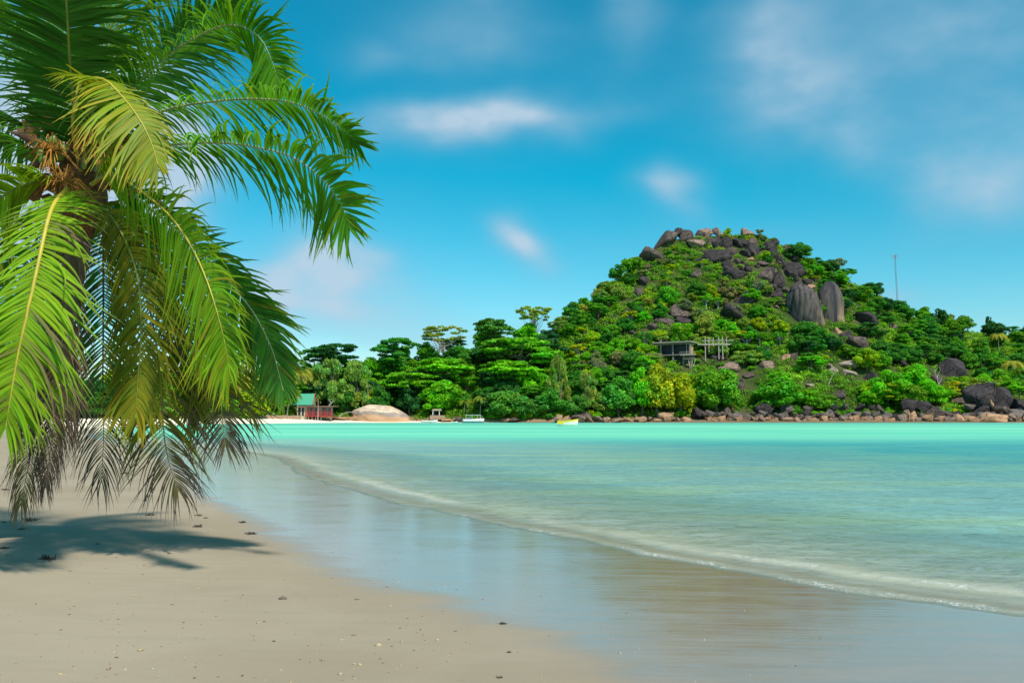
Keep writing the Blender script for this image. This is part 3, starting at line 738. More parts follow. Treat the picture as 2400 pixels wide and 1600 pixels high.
# ------------------------------------------------------------------ tree prototypes
def leaves_mesh(C, Rr, n, size, seed, droop=0.0, updir=0.45, fill=0.25, aspect=1.7, shell=True, hang=False):
    """n leaf quads over clumps: centres C (k,3), radii Rr (k,3)"""
    r = np.random.default_rng(seed); C = np.asarray(C, float); Rr = np.asarray(Rr, float)
    wgt = (Rr[:, 0] * Rr[:, 1]) ** 1.0; wgt /= wgt.sum()
    ci = r.choice(len(C), n, p=wgt)
    dvec = r.normal(size=(n, 3)); dvec[:, 2] += 0.35; dvec /= np.linalg.norm(dvec, axis=1)[:, None]
    rad = np.where(r.random(n) < fill, r.uniform(0.3, 1, n), r.uniform(0.82, 1.12, n))
    p = C[ci] + dvec * Rr[ci] * rad[:, None]
    nrm = dvec * 0.7 + r.normal(size=(n, 3)) * 0.55; nrm[:, 2] += updir; nrm /= np.linalg.norm(nrm, axis=1)[:, None]
    a = np.cross(nrm, r.normal(size=(n, 3)))
    if hang: a = np.cross(nrm, np.cross(np.array([0, 0, 1.0]) + 0.3 * r.normal(size=(n, 3)), nrm)); a = np.cross(a, nrm); 
    a /= np.linalg.norm(a, axis=1)[:, None] + 1e-9; b = np.cross(nrm, a)
    if hang: a, b = np.array([0, 0, 1.0]) * 0.9 + 0.35 * r.normal(size=(n, 3)), a
    sz = size * r.uniform(0.6, 1.35, n)[:, None]
    la, lb = a * sz * aspect / 2, b * sz / 2
    V = np.stack([p - la, p + lb * 0.9 - la * 0.1, p + la - nrm * sz * droop, p - lb * 0.9 - la * 0.1], 1).reshape(-1, 3)
    Fq = np.arange(n * 4).reshape(n, 4)
    clt = r.uniform(0.72, 1.25, len(C))[ci]; lv = r.uniform(0.7, 1.35, n) * clt
    hue = r.normal(0, 0.10, n) + r.normal(0, 0.10, len(C))[ci]
    col = np.stack([lv * (1 + 1.3 * hue), lv, lv * (1 - hue)], 1).clip(0.1, 2.5)
    return V, Fq, np.repeat(col, 4, 0)
def trunk_mb(H, r0, branches, seed, lean=0.0):
    r = np.random.default_rng(seed); m = MB()
    top = (lean * H, 0, H * 0.62)
    pts = [(0, 0, -1.0), (lean * H * 0.2 + r.normal() * 0.1, r.normal() * 0.1, H * 0.25), top]
    m.tube([tuple(q) for q in smoothpts(pts, 6)], list(np.linspace(r0 * 1.3, r0 * 0.6, 6)), 7)
    for c in branches:
        st = smoothpts(pts, 10)[r.integers(4, 9)]
        mid = (np.array(st) * 0.5 + np.array(c) * 0.5) + r.normal(size=3) * 0.25; mid[2] -= 0.06 * H
        m.tube([tuple(q) for q in smoothpts([st, mid, c], 5)], list(np.linspace(r0 * 0.45, r0 * 0.10, 5)), 5)
    return m
PROTO = {}
HIDE = []
def make_tree(kind, seed):
    r = np.random.default_rng(seed); droop = 0; hang = False
    root = empty(kind, (0, 0, -500)); 
    if kind == 'broadleaf_tree':
        H = 10.0; k = 50; a = r.uniform(0, 2 * math.pi, k); rr = np.sqrt(r.uniform(0, 1, k)) * 3.6; hh = r.uniform(0, 1, k)
        zt = 1.4 + 7.4 * np.sqrt(np.clip(1 - (rr / 4.3) ** 2, 0, 1)) * (0.12 + 0.88 * hh)
        C = np.stack([rr * np.cos(a), rr * np.sin(a), zt], 1); q = r.uniform(0.9, 1.7, k); Rr = np.stack([q, q, q * 0.72], 1); n = 6500; sz = 0.46; fill = .25
    elif kind == 'umbrella_tree':
        H = 12.0; C = []; Rr = []
        for L in range(46):
            lv = r.choice([0, 1, 2, 3], p=[.34, .3, .22, .14]); rad = [5.2, 5.6, 4.8, 3.8][lv]; zz_ = [10.8, 9.3, 7.8, 6.3][lv]
            aa = r.uniform(0, 2 * math.pi); rr = rad * math.sqrt(r.uniform(0.05, 1)); q = r.uniform(0.9, 1.7)
            C.append((rr * math.cos(aa), rr * math.sin(aa), zz_ - 0.050 * rr * rr + r.normal() * 0.2)); Rr.append((q, q, 0.34))
        C = np.array(C); Rr = np.array(Rr); n = 6500; sz = 0.42; fill = .5
    elif kind == 'airy_tree':
        H = 12.0; C = []; Rr = []
        for L in range(40):
            lv = r.choice([0, 1, 2], p=[.5, .3, .2]); rad = [5.6, 6.0, 4.8][lv]; zz_ = [10.9, 9.4, 8.1][lv]
            aa = r.uniform(0, 2 * math.pi); rr = rad * math.sqrt(r.uniform(0.1, 1)); q = r.uniform(0.8, 1.4)
            C.append((rr * math.cos(aa), rr * math.sin(aa), zz_ - 0.045 * rr * rr + r.normal() * 0.2)); Rr.append((q, q, 0.26))
        C = np.array(C); Rr = np.array(Rr); n = 4200; sz = 0.36; fill = .5
    elif kind == 'casuarina_tree':
        H = 13.0; k = 46; C = []; Rr = []
        for L in range(k):
            zz_ = r.uniform(2.5, 12.3); rad = 3.9 * math.sqrt(max(0.04, 1 - ((zz_ - 6.2) / 6.8) ** 2)); aa = r.uniform(0, 2 * math.pi); rr = rad * r.uniform(0.35, 1)
            q = r.uniform(0.6, 1.1); C.append((rr * math.cos(aa), rr * math.sin(aa), zz_)); Rr.append((q, q, q * 1.25))
        C = np.array(C); Rr = np.array(Rr); n = 6500; sz = 0.28; fill = .6; hang = True
    elif kind == 'sparse_tree':
        H = 8.0; k = 16; a = r.uniform(0, 2 * math.pi, k); rr = np.sqrt(r.uniform(0.05, 1, k)) * 2.7
        C = np.stack([rr * np.cos(a), rr * np.sin(a), 4.3 + r.uniform(0, 1, k) * 3.2 * (1 - rr / 5)], 1); q = r.uniform(0.6, 1.0, k); Rr = np.stack([q, q, q * 0.6], 1); n = 1100; sz = 0.34; fill = .5
    V, Fq, colr = leaves_mesh(C, Rr, n, sz, seed, updir=0.5, fill=fill, hang=hang, aspect=2.6 if hang else 1.7)
    cr = mesh('crown', V, Fq, M_LEAF, root, col=colr)
    br = [tuple(c) for c in C[r.choice(len(C), 12 if kind != 'airy_tree' else 20, replace=False)]]
    tr = trunk_mb(H, 0.30, br, seed).build('trunk', M_GREYBARK if kind in ('airy_tree', 'sparse_tree') else M_BARK, root, True)
    return [root, cr, tr, False, H]
def make_shrub(seed):
    r = np.random.default_rng(seed); k = 12; a = r.uniform(0, 2 * math.pi, k); rr = np.sqrt(r.uniform(0, 1, k)) * 1.3
    C = np.stack([rr * np.cos(a), rr * np.sin(a), 0.6 + r.uniform(0, 1.3, k) * (1 - rr / 2.0)], 1); q = r.uniform(0.45, 0.8, k); Rr = np.stack([q, q, q * 0.75], 1)
    V, Fq, colr = leaves_mesh(C, Rr, 1100, 0.28, seed, updir=0.5, fill=.3)
    m = MB()
    for i in range(6):
        m.tube([(0, 0, -0.5), tuple(C[i] * 0.5), tuple(C[i])], [0.06, 0.04, 0.015], 4)
    nb = len(V); V = np.vstack([V, np.array(m.v)]); faces = [tuple(q2) for q2 in Fq.tolist()] + [tuple(nb + i for i in q2) for q2 in m.f]
    colr = np.vstack([colr, np.tile([[0.9, 0.6, 0.5]], (len(m.v), 1))])
    o = mesh('shrub', V, faces, M_LEAF, col=colr); o.location = (0, 0, -500)
    return [o, None, None, False, 2.4]
for kd, cnt in (('broadleaf_tree', 4), ('umbrella_tree', 3), ('airy_tree', 2), ('casuarina_tree', 2), ('sparse_tree', 3)):
    PROTO[kd] = [make_tree(kd, 40 + 7 * i + len(kd)) for i in range(cnt)]
PROTO['shrub'] = [make_shrub(300 + i) for i in range(4)]
RAD0 = {'broadleaf_tree': 4.9, 'umbrella_tree': 6.4, 'airy_tree': 6.6, 'casuarina_tree': 4.4, 'sparse_tree': 3.3, 'shrub': 1.9}
GREENS = {'bright': (0.17, 0.52, 0.010), 'mid': (0.13, 0.40, 0.014), 'deep': (0.065, 0.28, 0.024), 'dark': (0.04, 0.17, 0.035), 'olive': (0.28, 0.42, 0.055), 'yellow': (0.36, 0.52, 0.010), 'grey': (0.23, 0.29, 0.11), 'blue': (0.11, 0.38, 0.035)}
CNAME = {'bright': 'bright green', 'mid': 'mid-green', 'deep': 'deep green', 'dark': 'dark green', 'olive': 'olive green', 'yellow': 'yellow-green', 'grey': 'dull grey-green', 'blue': 'cool green'}
NTREE = {}
def plant(kind, loc, Ht, rad, color, label, group, cat='tree'):
    P = random.choice(PROTO[kind]); col = np.array(GREENS[color]) * np.array([random.uniform(0.85, 1.2), random.uniform(0.88, 1.12), random.uniform(0.8, 1.2)])
    s = (rad / RAD0[kind], rad / RAD0[kind], Ht / P[4])
    if not P[3]: root = P[0]; P[3] = True; kids = [P[1], P[2]]
    else:
        root = P[0].copy(); COL.objects.link(root); kids = []
        for c in (P[1], P[2]):
            if c is None: continue
            q = c.copy(); COL.objects.link(q); q.parent = root; kids.append(q)
    (kids[0] if kids and kids[0] is not None else root).color = tuple(col) + (1,)
    root.location = loc; root.scale = s; root.rotation_euler = (0, 0, random.uniform(0, 6.28))
    tag(root, label, cat, group)
    NTREE[kind] = NTREE.get(kind, 0) + 1
    return root
def tree_px(kind, px, top, width, base_py, color, label, group=None, Y=None, cat='tree'):
    p = hit(px, base_py) if Y is None else None
    if p is None: X = (px - 1200) / F * Y; p = np.array([X, Y, hz(X, Y)])
    T = at(px, top, p[1]); Hh = max(1.5, T[2] - p[2]); return plant(kind, p, Hh, width / 2 * mpp(p[1]), color, label, group, cat)
# feature trees (px, top, width, base)
FT = [('umbrella_tree', 785, 796, 130, 905, 'dark', 'dark flat-topped tree, leftmost on the skyline behind the pavilion'),
 ('umbrella_tree', 735, 812, 80, 905, 'deep', 'deep green flat-topped tree half behind the big palm fronds on the skyline'),
 ('umbrella_tree', 925, 786, 125, 890, 'deep', 'deep green flat-topped tree, second from left on the skyline'),
 ('airy_tree', 1040, 756, 118, 860, 'olive', 'see-through umbrella tree above the deep green slope'),
 ('umbrella_tree', 1158, 742, 112, 840, 'deep', 'wide flat-topped tree on the skyline between the two see-through trees'),
 ('airy_tree', 1252, 709, 96, 810, 'olive', 'see-through umbrella tree, highest on the left skyline'),
 ('casuarina_tree', 770, 842, 112, 965, 'olive', 'feathery olive casuarina right behind the green-roofed pavilion'),
 ('casuarina_tree', 835, 846, 90, 966, 'olive', 'feathery casuarina left of the pale whaleback boulder'),
 ('umbrella_tree', 1215, 782, 190, 905, 'bright', 'bright green layered tree, largest crown left of the hill'),
 ('umbrella_tree', 1200, 840, 170, 930, 'bright', 'bright layered tree crown under the largest bright crown'),
 ('umbrella_tree', 1040, 835, 160, 925, 'bright', 'bright spreading tree behind the canopied boat'),
 ('umbrella_tree', 960, 868, 150, 955, 'bright', 'bright spreading tree right behind the whaleback boulder'),
 ('broadleaf_tree', 1040, 880, 110, 965, 'bright', 'bright bushy tree above the thatched shelter'),
 ('casuarina_tree', 1312, 838, 64, 965, 'olive', 'feathery olive tree left above the yellow boat'),
 ('casuarina_tree', 1378, 872, 66, 970, 'olive', 'feathery olive tree right above the yellow boat'),
 ('broadleaf_tree', 1290, 905, 90, 975, 'blue', 'cool green bushy tree above the yellow boat'),
 ('broadleaf_tree', 1180, 905, 100, 980, 'blue', 'cool green bush-like tree behind the canopied boat, right'),
 ('broadleaf_tree', 1450, 880, 95, 975, 'blue', 'cool green tree above the first orange boulders'),
 ('broadleaf_tree', 1540, 850, 100, 975, 'yellow', 'yellow-green tree left below the villa'),
 ('broadleaf_tree', 1595, 868, 90, 972, 'yellow', 'yellow-green tree directly below the V-shaped villa supports'),
 ('broadleaf_tree', 1505, 858, 80, 972, 'bright', 'bright green tree left of the yellow-green ones by the shore'),
 ('broadleaf_tree', 1680, 848, 110, 968, 'mid', 'large round mid-green tree standing between the villa and the shore'),
 ('broadleaf_tree', 1655, 862, 70, 930, 'yellow', 'yellow-green bushy crown on top of the large round tree below the frame'),
 ('broadleaf_tree', 1830, 880, 120, 962, 'mid', 'wide mid-green tree above the shore stones right of the rock tumble'),
 ('broadleaf_tree', 1712, 748, 44, 795, 'bright', 'small vivid green tree in the middle of the hill'),
 ('broadleaf_tree', 1565, 663, 52, 720, 'mid', 'round green tree in the left middle of the hill'),
 ('broadleaf_tree', 1600, 750, 60, 800, 'bright', 'bright green tree just above the villa roof'),
 ('broadleaf_tree', 1655, 727, 56, 790, 'olive', 'olive tree behind the concrete frame'),
 ('broadleaf_tree', 2080, 865, 100, 950, 'bright', 'bright leafy tree on the right shore left of the dead white tree'),
 ('broadleaf_tree', 2150, 850, 90, 940, 'bright', 'bright leafy tree right beside the round dark boulder'),
 ('broadleaf_tree', 2130, 885, 90, 960, 'mid', 'mid-green tree above the upright post-like stone'),
 ('sparse_tree', 1968, 596, 34, 640, 'grey', 'lone see-through tree on the right skyline'),
 ('sparse_tree', 2230, 730, 26, 760, 'grey', 'thin nearly bare tree on the far right skyline'),
 ('sparse_tree', 2268, 738, 26, 765, 'grey', 'second thin nearly bare tree on the far right skyline'),
 ('sparse_tree', 2318, 733, 16, 772, 'dark', 'small dark top-heavy tree sticking up on the far right skyline'),
 ('broadleaf_tree', 2200, 722, 50, 775, 'dark', 'dark bushy tree on the right skyline'),
 ('broadleaf_tree', 2330, 750, 60, 795, 'dark', 'dark tree on the far right skyline'),
 ('broadleaf_tree', 1230, 920, 70, 982, 'blue', 'cool green shore bush-tree left of the yellow boat'),
 ('broadleaf_tree', 1350, 925, 70, 980, 'blue', 'cool green shore tree just right of the yellow boat'),
 ('broadleaf_tree', 650, 880, 110, 968, 'bright', 'bright green spreading tree left of the green-roofed pavilion'),
 ('broadleaf_tree', 610, 905, 70, 972, 'bright', 'bright green tree over the beached canoe'),
 ('broadleaf_tree', 870, 905, 50, 965, 'yellow', 'yellowish tree by the utility pole')]
ft_rects = []
for (kd, px, top, wd, base, colr, lab) in FT:
    if px < 700: tree_px(kd, px, top, wd, base, colr, lab, Y=int(np.interp((px - 1200) / F, SU, SY[:, 1])) + 12)
    else: tree_px(kd, px, top, wd, base, colr, lab)
    ft_rects.append((px - wd / 2, top, px + wd / 2, base))
KEY += [(1542, 799, 1575, 826), (1575, 799, 1605, 845), (1598, 799, 1622, 868), (1620, 799, 1650, 855), (1650, 790, 1680, 838), (1680, 790, 1712, 838), (690, 920, 790, 985), (820, 945, 970, 988), (1005, 955, 1040, 975), (1736, 860, 1775, 915)]
def zone(px, py):
    if px < 700: return 'behind the big palm fronds by the beach wall'
    if px < 880: return 'behind the green-roofed pavilion'
    if px < 1130: return 'on the low slope behind the whaleback boulder'
    if px < 1340: return 'on the low slope behind the yellow boat'
    if px < 1600:
        return 'low on the slope left of the concrete villa' if py > 850 else ('on the left flank of the hill level with the villa' if py > 720 else 'high on the left flank of the hill')
    if px < 1840:
        return 'low on the slope right of the concrete villa' if py > 850 else ('in the middle of the hill above the villa' if py > 690 else 'among the dark rocks under the summit')
    if px < 2000:
        return 'below the two giant rocks' if py > 740 else 'above and beside the two giant rocks'
    if px < 2180: return 'on the slope below the radio mast' if py < 860 else 'above the shore left of the dead white tree'
    return 'on the forested slope at the far right' if py < 880 else 'around the large dark boulders at the right shore'
placed = []
def blocked(l, tp, rr_, b, lim=0.22):
    A = max(1.0, (rr_ - l) * (b - tp))
    for (x0, y0, x1, y1) in KEY:
        ox = min(rr_, x1) - max(l, x0); oy = min(b, y1) - max(tp, y0)
        if ox > 0 and oy > 0 and b > y1 - 3:
            if ox * oy > lim * min(A, (x1 - x0) * (y1 - y0)): return True
    return False
def try_fill(n_try, trange, pxr, kinds, Hr, Rr_, sep, cols, cap, cat='tree', lim=0.22):
    c = 0
    for _ in range(n_try):
        if c >= cap: break
        px = random.uniform(*pxr); u = (px - 1200) / F
        ys_, yr_ = float(np.interp(u, SU, SY[:, 1])), float(np.interp(u, RU, RY)); tt = random.uniform(*trange)
        Y = ys_ + tt * (yr_ - ys_); X = u * Y; z_ = hz(X, Y)
        H_, r_ = random.uniform(*Hr), random.uniform(*Rr_)
        if any((X - a) ** 2 + (Y - b) ** 2 < (sep * (r_ + q) * 0.5) ** 2 for a, b, q in placed): continue
        bx, by = topx((X, Y, z_)); _, ty = topx((X, Y, z_ + H_)); wp = r_ / mpp(Y)
        if blocked(bx - wp, ty, bx + wp, by, lim): continue
        kd = random.choice(kinds); cl = random.choice(cols)
        zn = zone(bx, by)
        nm = {'broadleaf_tree': 'broad-crowned tree', 'umbrella_tree': 'flat layered tree', 'airy_tree': 'airy tree', 'casuarina_tree': 'feathery tree', 'sparse_tree': 'thin sparse tree', 'shrub': 'low shrub'}[kd]
        plant(kd, (X, Y, z_ - 0.3), H_, r_, cl, CNAME[cl] + ' ' + nm + ' ' + zn, ('shrubs ' if kd == 'shrub' else 'trees ') + zn, 'shrub' if kd == 'shrub' else 'tree')
        placed.append((X, Y, r_)); c += 1
    return c
B_, U_, S_ = 'broadleaf_tree', 'umbrella_tree', 'sparse_tree'
try_fill(900, (0.10, 0.98), (700, 1340), [B_, B_, U_, B_], (10, 16), (6, 9), 0.85, ['mid', 'deep', 'mid', 'bright', 'dark'], 60)
try_fill(500, (0.02, 0.9), (250, 700), [B_, B_, U_], (10, 15), (5, 8), 1.05, ['bright', 'mid', 'yellow', 'olive'], 20)
try_fill(300, (0.02, 0.5), (-60, 250), [B_, B_, U_], (8, 13), (5, 8), 1.1, ['bright', 'mid', 'deep'], 12)
try_fill(1500, (0.06, 0.34), (1340, 2400), [B_, B_, B_, U_], (8, 13), (5.5, 8.0), 0.66, ['mid', 'bright', 'yellow', 'bright', 'deep', 'olive'], 66)
try_fill(1500, (0.30, 0.66), (1340, 1850), [B_, B_, B_, S_], (6, 10), (4.2, 6.6), 0.68, ['mid', 'bright', 'olive', 'deep', 'yellow', 'grey', 'bright'], 72)
try_fill(1500, (0.28, 1.0), (1850, 2420), [B_, B_, B_, U_, B_], (7, 11), (5.0, 7.5), 0.70, ['deep', 'deep', 'mid', 'dark', 'deep', 'mid'], 95)
try_fill(600, (0.80, 1.0), (1290, 1500), [B_, B_, U_], (7, 11), (4.5, 6.5), 0.75, ['mid', 'olive', 'deep'], 20)
try_fill(1500, (0.6, 1.0), (1340, 1960), [B_, S_, B_], (3.5, 6.0), (2.8, 4.4), 0.75, ['mid', 'olive', 'grey', 'yellow', 'deep', 'deep'], 80, lim=0.12)
try_fill(5000, (0.25, 1.0), (1340, 2250), ['shrub'], (1.8, 3.6), (1.8, 3.2), 0.7, ['yellow', 'mid', 'olive', 'bright', 'grey', 'deep'], 235, 'shrub', lim=0.12)
try_fill(700, (0.015, 0.12), (1130, 2400), ['shrub'], (2.5, 4.5), (2.4, 3.8), 0.75, ['bright', 'mid', 'yellow', 'blue'], 62, 'shrub', lim=0.2)
for k_, L_ in PROTO.items():
    for P in L_:
        if not P[3]:
            for o in P[:3]:
                if o is not None: bpy.data.objects.remove(o)
print('TREES', NTREE)
# undergrowth: one object
r = np.random.default_rng(99); Cs = []; Rs = []
for _ in range(13000):
    px = r.uniform(560, 2420); u = (px - 1200) / F; ys_, yr_ = np.interp(u, SU, SY[:, 1]), np.interp(u, RU, RY); tt = r.uniform(0.015, 1.02)
    Y = ys_ + tt * (yr_ - ys_); X = u * Y; z_ = hz(X, Y); bx, by = topx((X, Y, z_))
    q = r.uniform(0.8, 2.1) if tt > 0.1 else r.uniform(0.5, 1.2)
    if any(x0 - 3 < bx < x1 + 3 and y0 < by < y1 + 6 for (x0, y0, x1, y1) in KEY): continue
    Cs.append((X, Y, z_ + q * 0.35)); Rs.append((q * 1.25, q * 1.25, q * 0.75))
V, Fq, colr = leaves_mesh(Cs, Rs, 430000, 0.52, 5, updir=0.5, fill=0.2)
cn = fbm(V[:, 0] * 0.05, V[:, 1] * 0.05, 3, 3)[:, None]
base = np.array([[0.17, 0.39, 0.018]]) * (1 + 0.5 * cn) + np.clip(cn, 0, 1) * np.array([[0.14, 0.10, 0.01]])
o = mesh('undergrowth', V, Fq, M_LEAF, col=colr * base); o.color = (1, 1, 1, 1)
tag(o, 'low green scrub covering the ground of the hill', 'undergrowth', kind='stuff')


# ------------------------------------------------------------------ coconut palms
def frond_mesh(pts, Lmax, S0, S1, g0, g1, n, seed, col, tipc, dryness=0.0, wd=0.040, prof=0.30, gap=0.0, start=0.10, fwd=(0.45, 1.1), rr=0.020, seg=6, trim=(1.0, 1.0), sp=1.0):
    """pts: world points along the rachis; returns leaflet arrays and rachis MB"""
    r = np.random.default_rng(seed); P = smoothpts(pts, 60)
    D = np.gradient(P, axis=0); D /= np.linalg.norm(D, axis=1)[:, None]
    V = []; Fq = []; Cc = []
    ph = r.uniform(0, 10)
    for side in (-1, 1):
        for i in range(n):
            s = start + (1 - start) * ((i + r.uniform(-0.25, 0.25)) / n); s = min(max(s, 0), 0.999)
            if r.random() < gap + 0.03: continue
            q = s * 59; k = int(q); u = q - k
            p = P[k] * (1 - u) + P[min(k + 1, 59)] * u; T = D[k]
            S = np.array(S0) * (1 - s ** sp) + np.array(S1) * s ** sp; S = S - T * (S @ T); S /= np.linalg.norm(S) + 1e-9
            S = S * side
            L = Lmax * (min(1.0, 0.45 + 0.55 * (s - start) / prof) if s < prof + start else 1.0) * (1 - 0.62 * max(0, (s - 0.55) / 0.45) ** 1.6)
            L *= trim[0] if side < 0 else trim[1]
            L *= 0.84 + 0.28 * vnoise(s * 14 + ph, side * 3.0) + 0.07 * r.normal()
            f_ = fwd[0] * (1 - s) + fwd[1] * s + 2.2 * max(0, (s - 0.88) / 0.12) ** 1.5
            wob = (float(vnoise(s * 30 + ph * 3, side * 5.0)) - 0.5) * 0.30
            d = S + T * (f_ + wob) + r.normal(size=3) * 0.055; d /= np.linalg.norm(d)
            g = (g0 * (1 - s) + g1 * s) * (0.6 + 0.8 * r.random()); n_w = wd * (0.80 if not (dryness > 0.1 and s > 0.66) else 0.36); curl = r.normal(size=3) * 0.055
            N = np.cross(T, S) * side; N = N if N[2] > 0 else -N
            pt = p.copy(); step = L / seg; b0 = len(V)
            dry = dryness * (s ** 1.5) * 1.5 + 0.15 * dryness; isdry = r.random() < dry
            base = np.array(col) * r.uniform(0.75, 1.25) * np.array([r.uniform(0.85, 1.25), 1, 1])
            tcol = np.array(tipc)
            for j in range(seg + 1):
                w_ = n_w * (0.55 + 0.9 * min(1, j / 1.3)) * max(0.03, 1 - (j / seg) ** 1.5) * 0.5
                B = np.cross(d, N); bn = np.linalg.norm(B); B = B / bn if bn > 1e-6 else np.array([1.0, 0, 0])
                Nn = np.cross(B, d)
                V.append(pt - B * w_ - Nn * w_ * 0.35); V.append(pt.copy()); V.append(pt + B * w_ - Nn * w_ * 0.35)
                m_ = np.clip((j / seg - 0.62) / 0.4, 0, 1) * 0.8
                if dryness > 0.1 and s > 0.62: m_ = max(m_, min(1, (s - 0.62) / 0.15) * 0.9)
                if isdry: m_ = 0.25 + 0.75 * np.clip((j / seg + 0.35), 0, 1)
                c = base * (1 - m_) + tcol * m_
                Cc += [c, c * 1.12, c]
                if j < seg:
                    a = b0 + 3 * j; Fq += [(a, a + 1, a + 4, a + 3), (a + 1, a + 2, a + 5, a + 4)]
                pt = pt + d * step
                d = d + np.array([0, 0, -1.0]) * g * 0.34 * (0.6 + 0.6 * j / seg) + curl; d /= np.linalg.norm(d)
    m = MB(); rad = [max(0.0035, rr * (1.5 if q < 0.06 else 1) * (1 - q) ** 0.75) for q in np.linspace(0, 1, 24)]
    m.tube([tuple(q) for q in smoothpts(pts, 24)], rad, 6)
    return np.array(V), np.array(Fq), np.array(Cc), m
G = (0.09, 0.30, 0.012); GD = (0.045, 0.19, 0.014); GY = (0.30, 0.40, 0.014); YL = (0.42, 0.35, 0.02); GL = (0.23, 0.43, 0.012); OL = (0.20, 0.24, 0.016); BR = (0.24, 0.155, 0.09); DB = (0.11, 0.08, 0.07); GO = (0.22, 0.29, 0.01)
M_RG = simple('green_petiole', (0.22, 0.30, 0.035), 0.5, 0.15, 5); M_RY = simple('yellow_midrib', (0.55, 0.45, 0.045), 0.5, 0.1, 5); M_RD = simple('dry_midrib', (0.20, 0.15, 0.09), 0.8, 0.2, 5)
M_RP = simple('pale_midrib', (0.38, 0.42, 0.20), 0.5, 0.1, 5)
PX, PY, PYY = 190, 400, 10.5
palm = empty('coconut_palm', (-6.6, 11.2, 0.42))
tag(palm, 'big coconut palm leaning in from the left with fronds hanging almost to the sand', 'palm tree')
def parentk(o, p):
    o.parent = p; o.matrix_parent_inverse = Matrix.Translation(-Vector(p.location)); return o
def fr(pts, Lm, S0, S1, g0, g1, n=95, col=G, tip=BR, dry=0.0, rib=M_RG, label=None, **kw):
    fr.i += 1
    P3 = [at(*q) for q in pts]
    V, Fq, Cc, m = frond_mesh(P3, Lm, S0, S1, g0, g1, n, 500 + fr.i, col, tip, dry, **kw)
    o = mesh('frond', V, Fq, M_FROND, col=Cc); parentk(o, palm)
    rch = m.build('rachis', rib, None, True); rch.parent = o
    if label: o['label'] = label
    return o
fr.i = 0
c0 = (205, 415, 10.5)
# toward right
fr([(205, 400, 10.6), (235, 310, 10.6), (291, 226, 10.5), (400, 125, 10.3), (500, 68, 10.1), (562, 62, 10.0), (610, 90, 9.9), (640, 150, 9.85), (655, 200, 9.85)], 1.15, (-0.2, -0.75, -0.25), (0.75, -0.1, 0.7), 0.95, 0.35, 110, G, GL, 0.05, M_RP, trim=(1.0, 0.72), wd=0.042, fwd=(0.15, 0.7), sp=1.4)
fr([(220, 400, 10.4), (290, 305, 10.3), (400, 255, 10.0), (510, 237, 9.8), (600, 232, 9.6), (680, 240, 9.5), (745, 265, 9.4), (800, 302, 9.3), (838, 335, 9.3)], 0.85, (0.0, -1, 0.10), (0.15, -0.5, 0.85), 1.15, 0.30, 88, G, GY, 0.05, M_RP, wd=0.042, fwd=(0.1, 0.75), sp=2.4, trim=(0.9, 0.85))
fr([(225, 425, 10.3), (290, 375, 10.1), (367, 346, 9.8), (440, 336, 9.6), (520, 335, 9.5), (600, 345, 9.4), (690, 370, 9.3), (760, 425, 9.2), (800, 480, 9.2), (818, 530, 9.2)], 1.05, (0.0, -1, 0.05), (0.75, -0.3, 0.75), 1.35, 0.22, 88, G, GY, 0.06, M_RP, wd=0.050, fwd=(0.05, 0.6), sp=2.0, trim=(1.0, 0.78))
# long yellow-green frond, down right
fr([(215, 432, 10.3), (250, 412, 10.1), (290, 420, 9.9), (383, 490, 9.5), (440, 563, 9.3), (480, 645, 9.1), (510, 735, 9.0), (529, 813, 9.0), (540, 880, 9.0)], 1.05, (0.45, -0.8, 0.45), (1.0, -0.3, 0.1), 0.85, 0.75, 125, GL, YL, 0.05, M_RY, trim=(1.0, 0.6), wd=0.038, fwd=(0.25, 0.8))
# dark one behind it
fr([(215, 440, 10.6), (300, 450, 10.8), (400, 530, 11.0), (494, 614, 11.0), (555, 683, 11.0), (597, 737, 11.0), (636, 815, 11.0), (652, 870, 11.0), (664, 915, 11.0)], 0.92, (0.75, -0.3, 0.6), (0.9, 0.2, 0.15), 0.55, 0.35, 115, GD, OL, 0.05, M_RP, wd=0.048, fwd=(0.3, 1.7), trim=(0.95, 0.8))
# down-left facing the camera, yellow midrib
fr([(165, 440, 10.2), (140, 460, 9.7), (115, 507, 9.3), (84, 645, 9.0), (60, 750, 8.9), (42, 832, 8.9), (25, 930, 8.9), (14, 1000, 8.95)], 1.05, (1, 0, 0.15), (1, 0, 0.1), 0.35, 0.6, 130, GL, BR, 0.10, M_RY, wd=0.036, fwd=(0.35, 0.9), rr=0.030)
# hanging fronds
fr([(200, 450, 10.8), (238, 520, 11.2), (242, 640, 11.5), (242, 760, 11.5), (241, 900, 11.5), (243, 1010, 11.5), (238, 1130, 11.5)], 1.15, (1, 0, 0), (1, 0, 0), 0.75, 1.0, 84, GD, DB, 0.45, M_RD, wd=0.040, fwd=(0.5, 1.1))
fr([(210, 445, 10.7), (330, 560, 11.0), (430, 700, 11.2), (497, 832, 11.2), (515, 920, 11.2), (522, 990, 11.2), (528, 1045, 11.2)], 1.02, (0.8, -0.5, 0.3), (1, 0.1, 0), 0.8, 0.7, 84, OL, DB, 0.15, M_RG, wd=0.042, fwd=(0.4, 1.0))
fr([(210, 450, 10.9), (290, 560, 11.2), (345, 700, 11.3), (372, 850, 11.3), (383, 1003, 11.3), (395, 1080, 11.3), (418, 1150, 11.3)], 1.1, (1, -0.2, 0.2), (1, 0, 0), 0.75, 0.9, 84, OL, DB, 0.35, M_RD, wd=0.042, fwd=(0.45, 1.0))
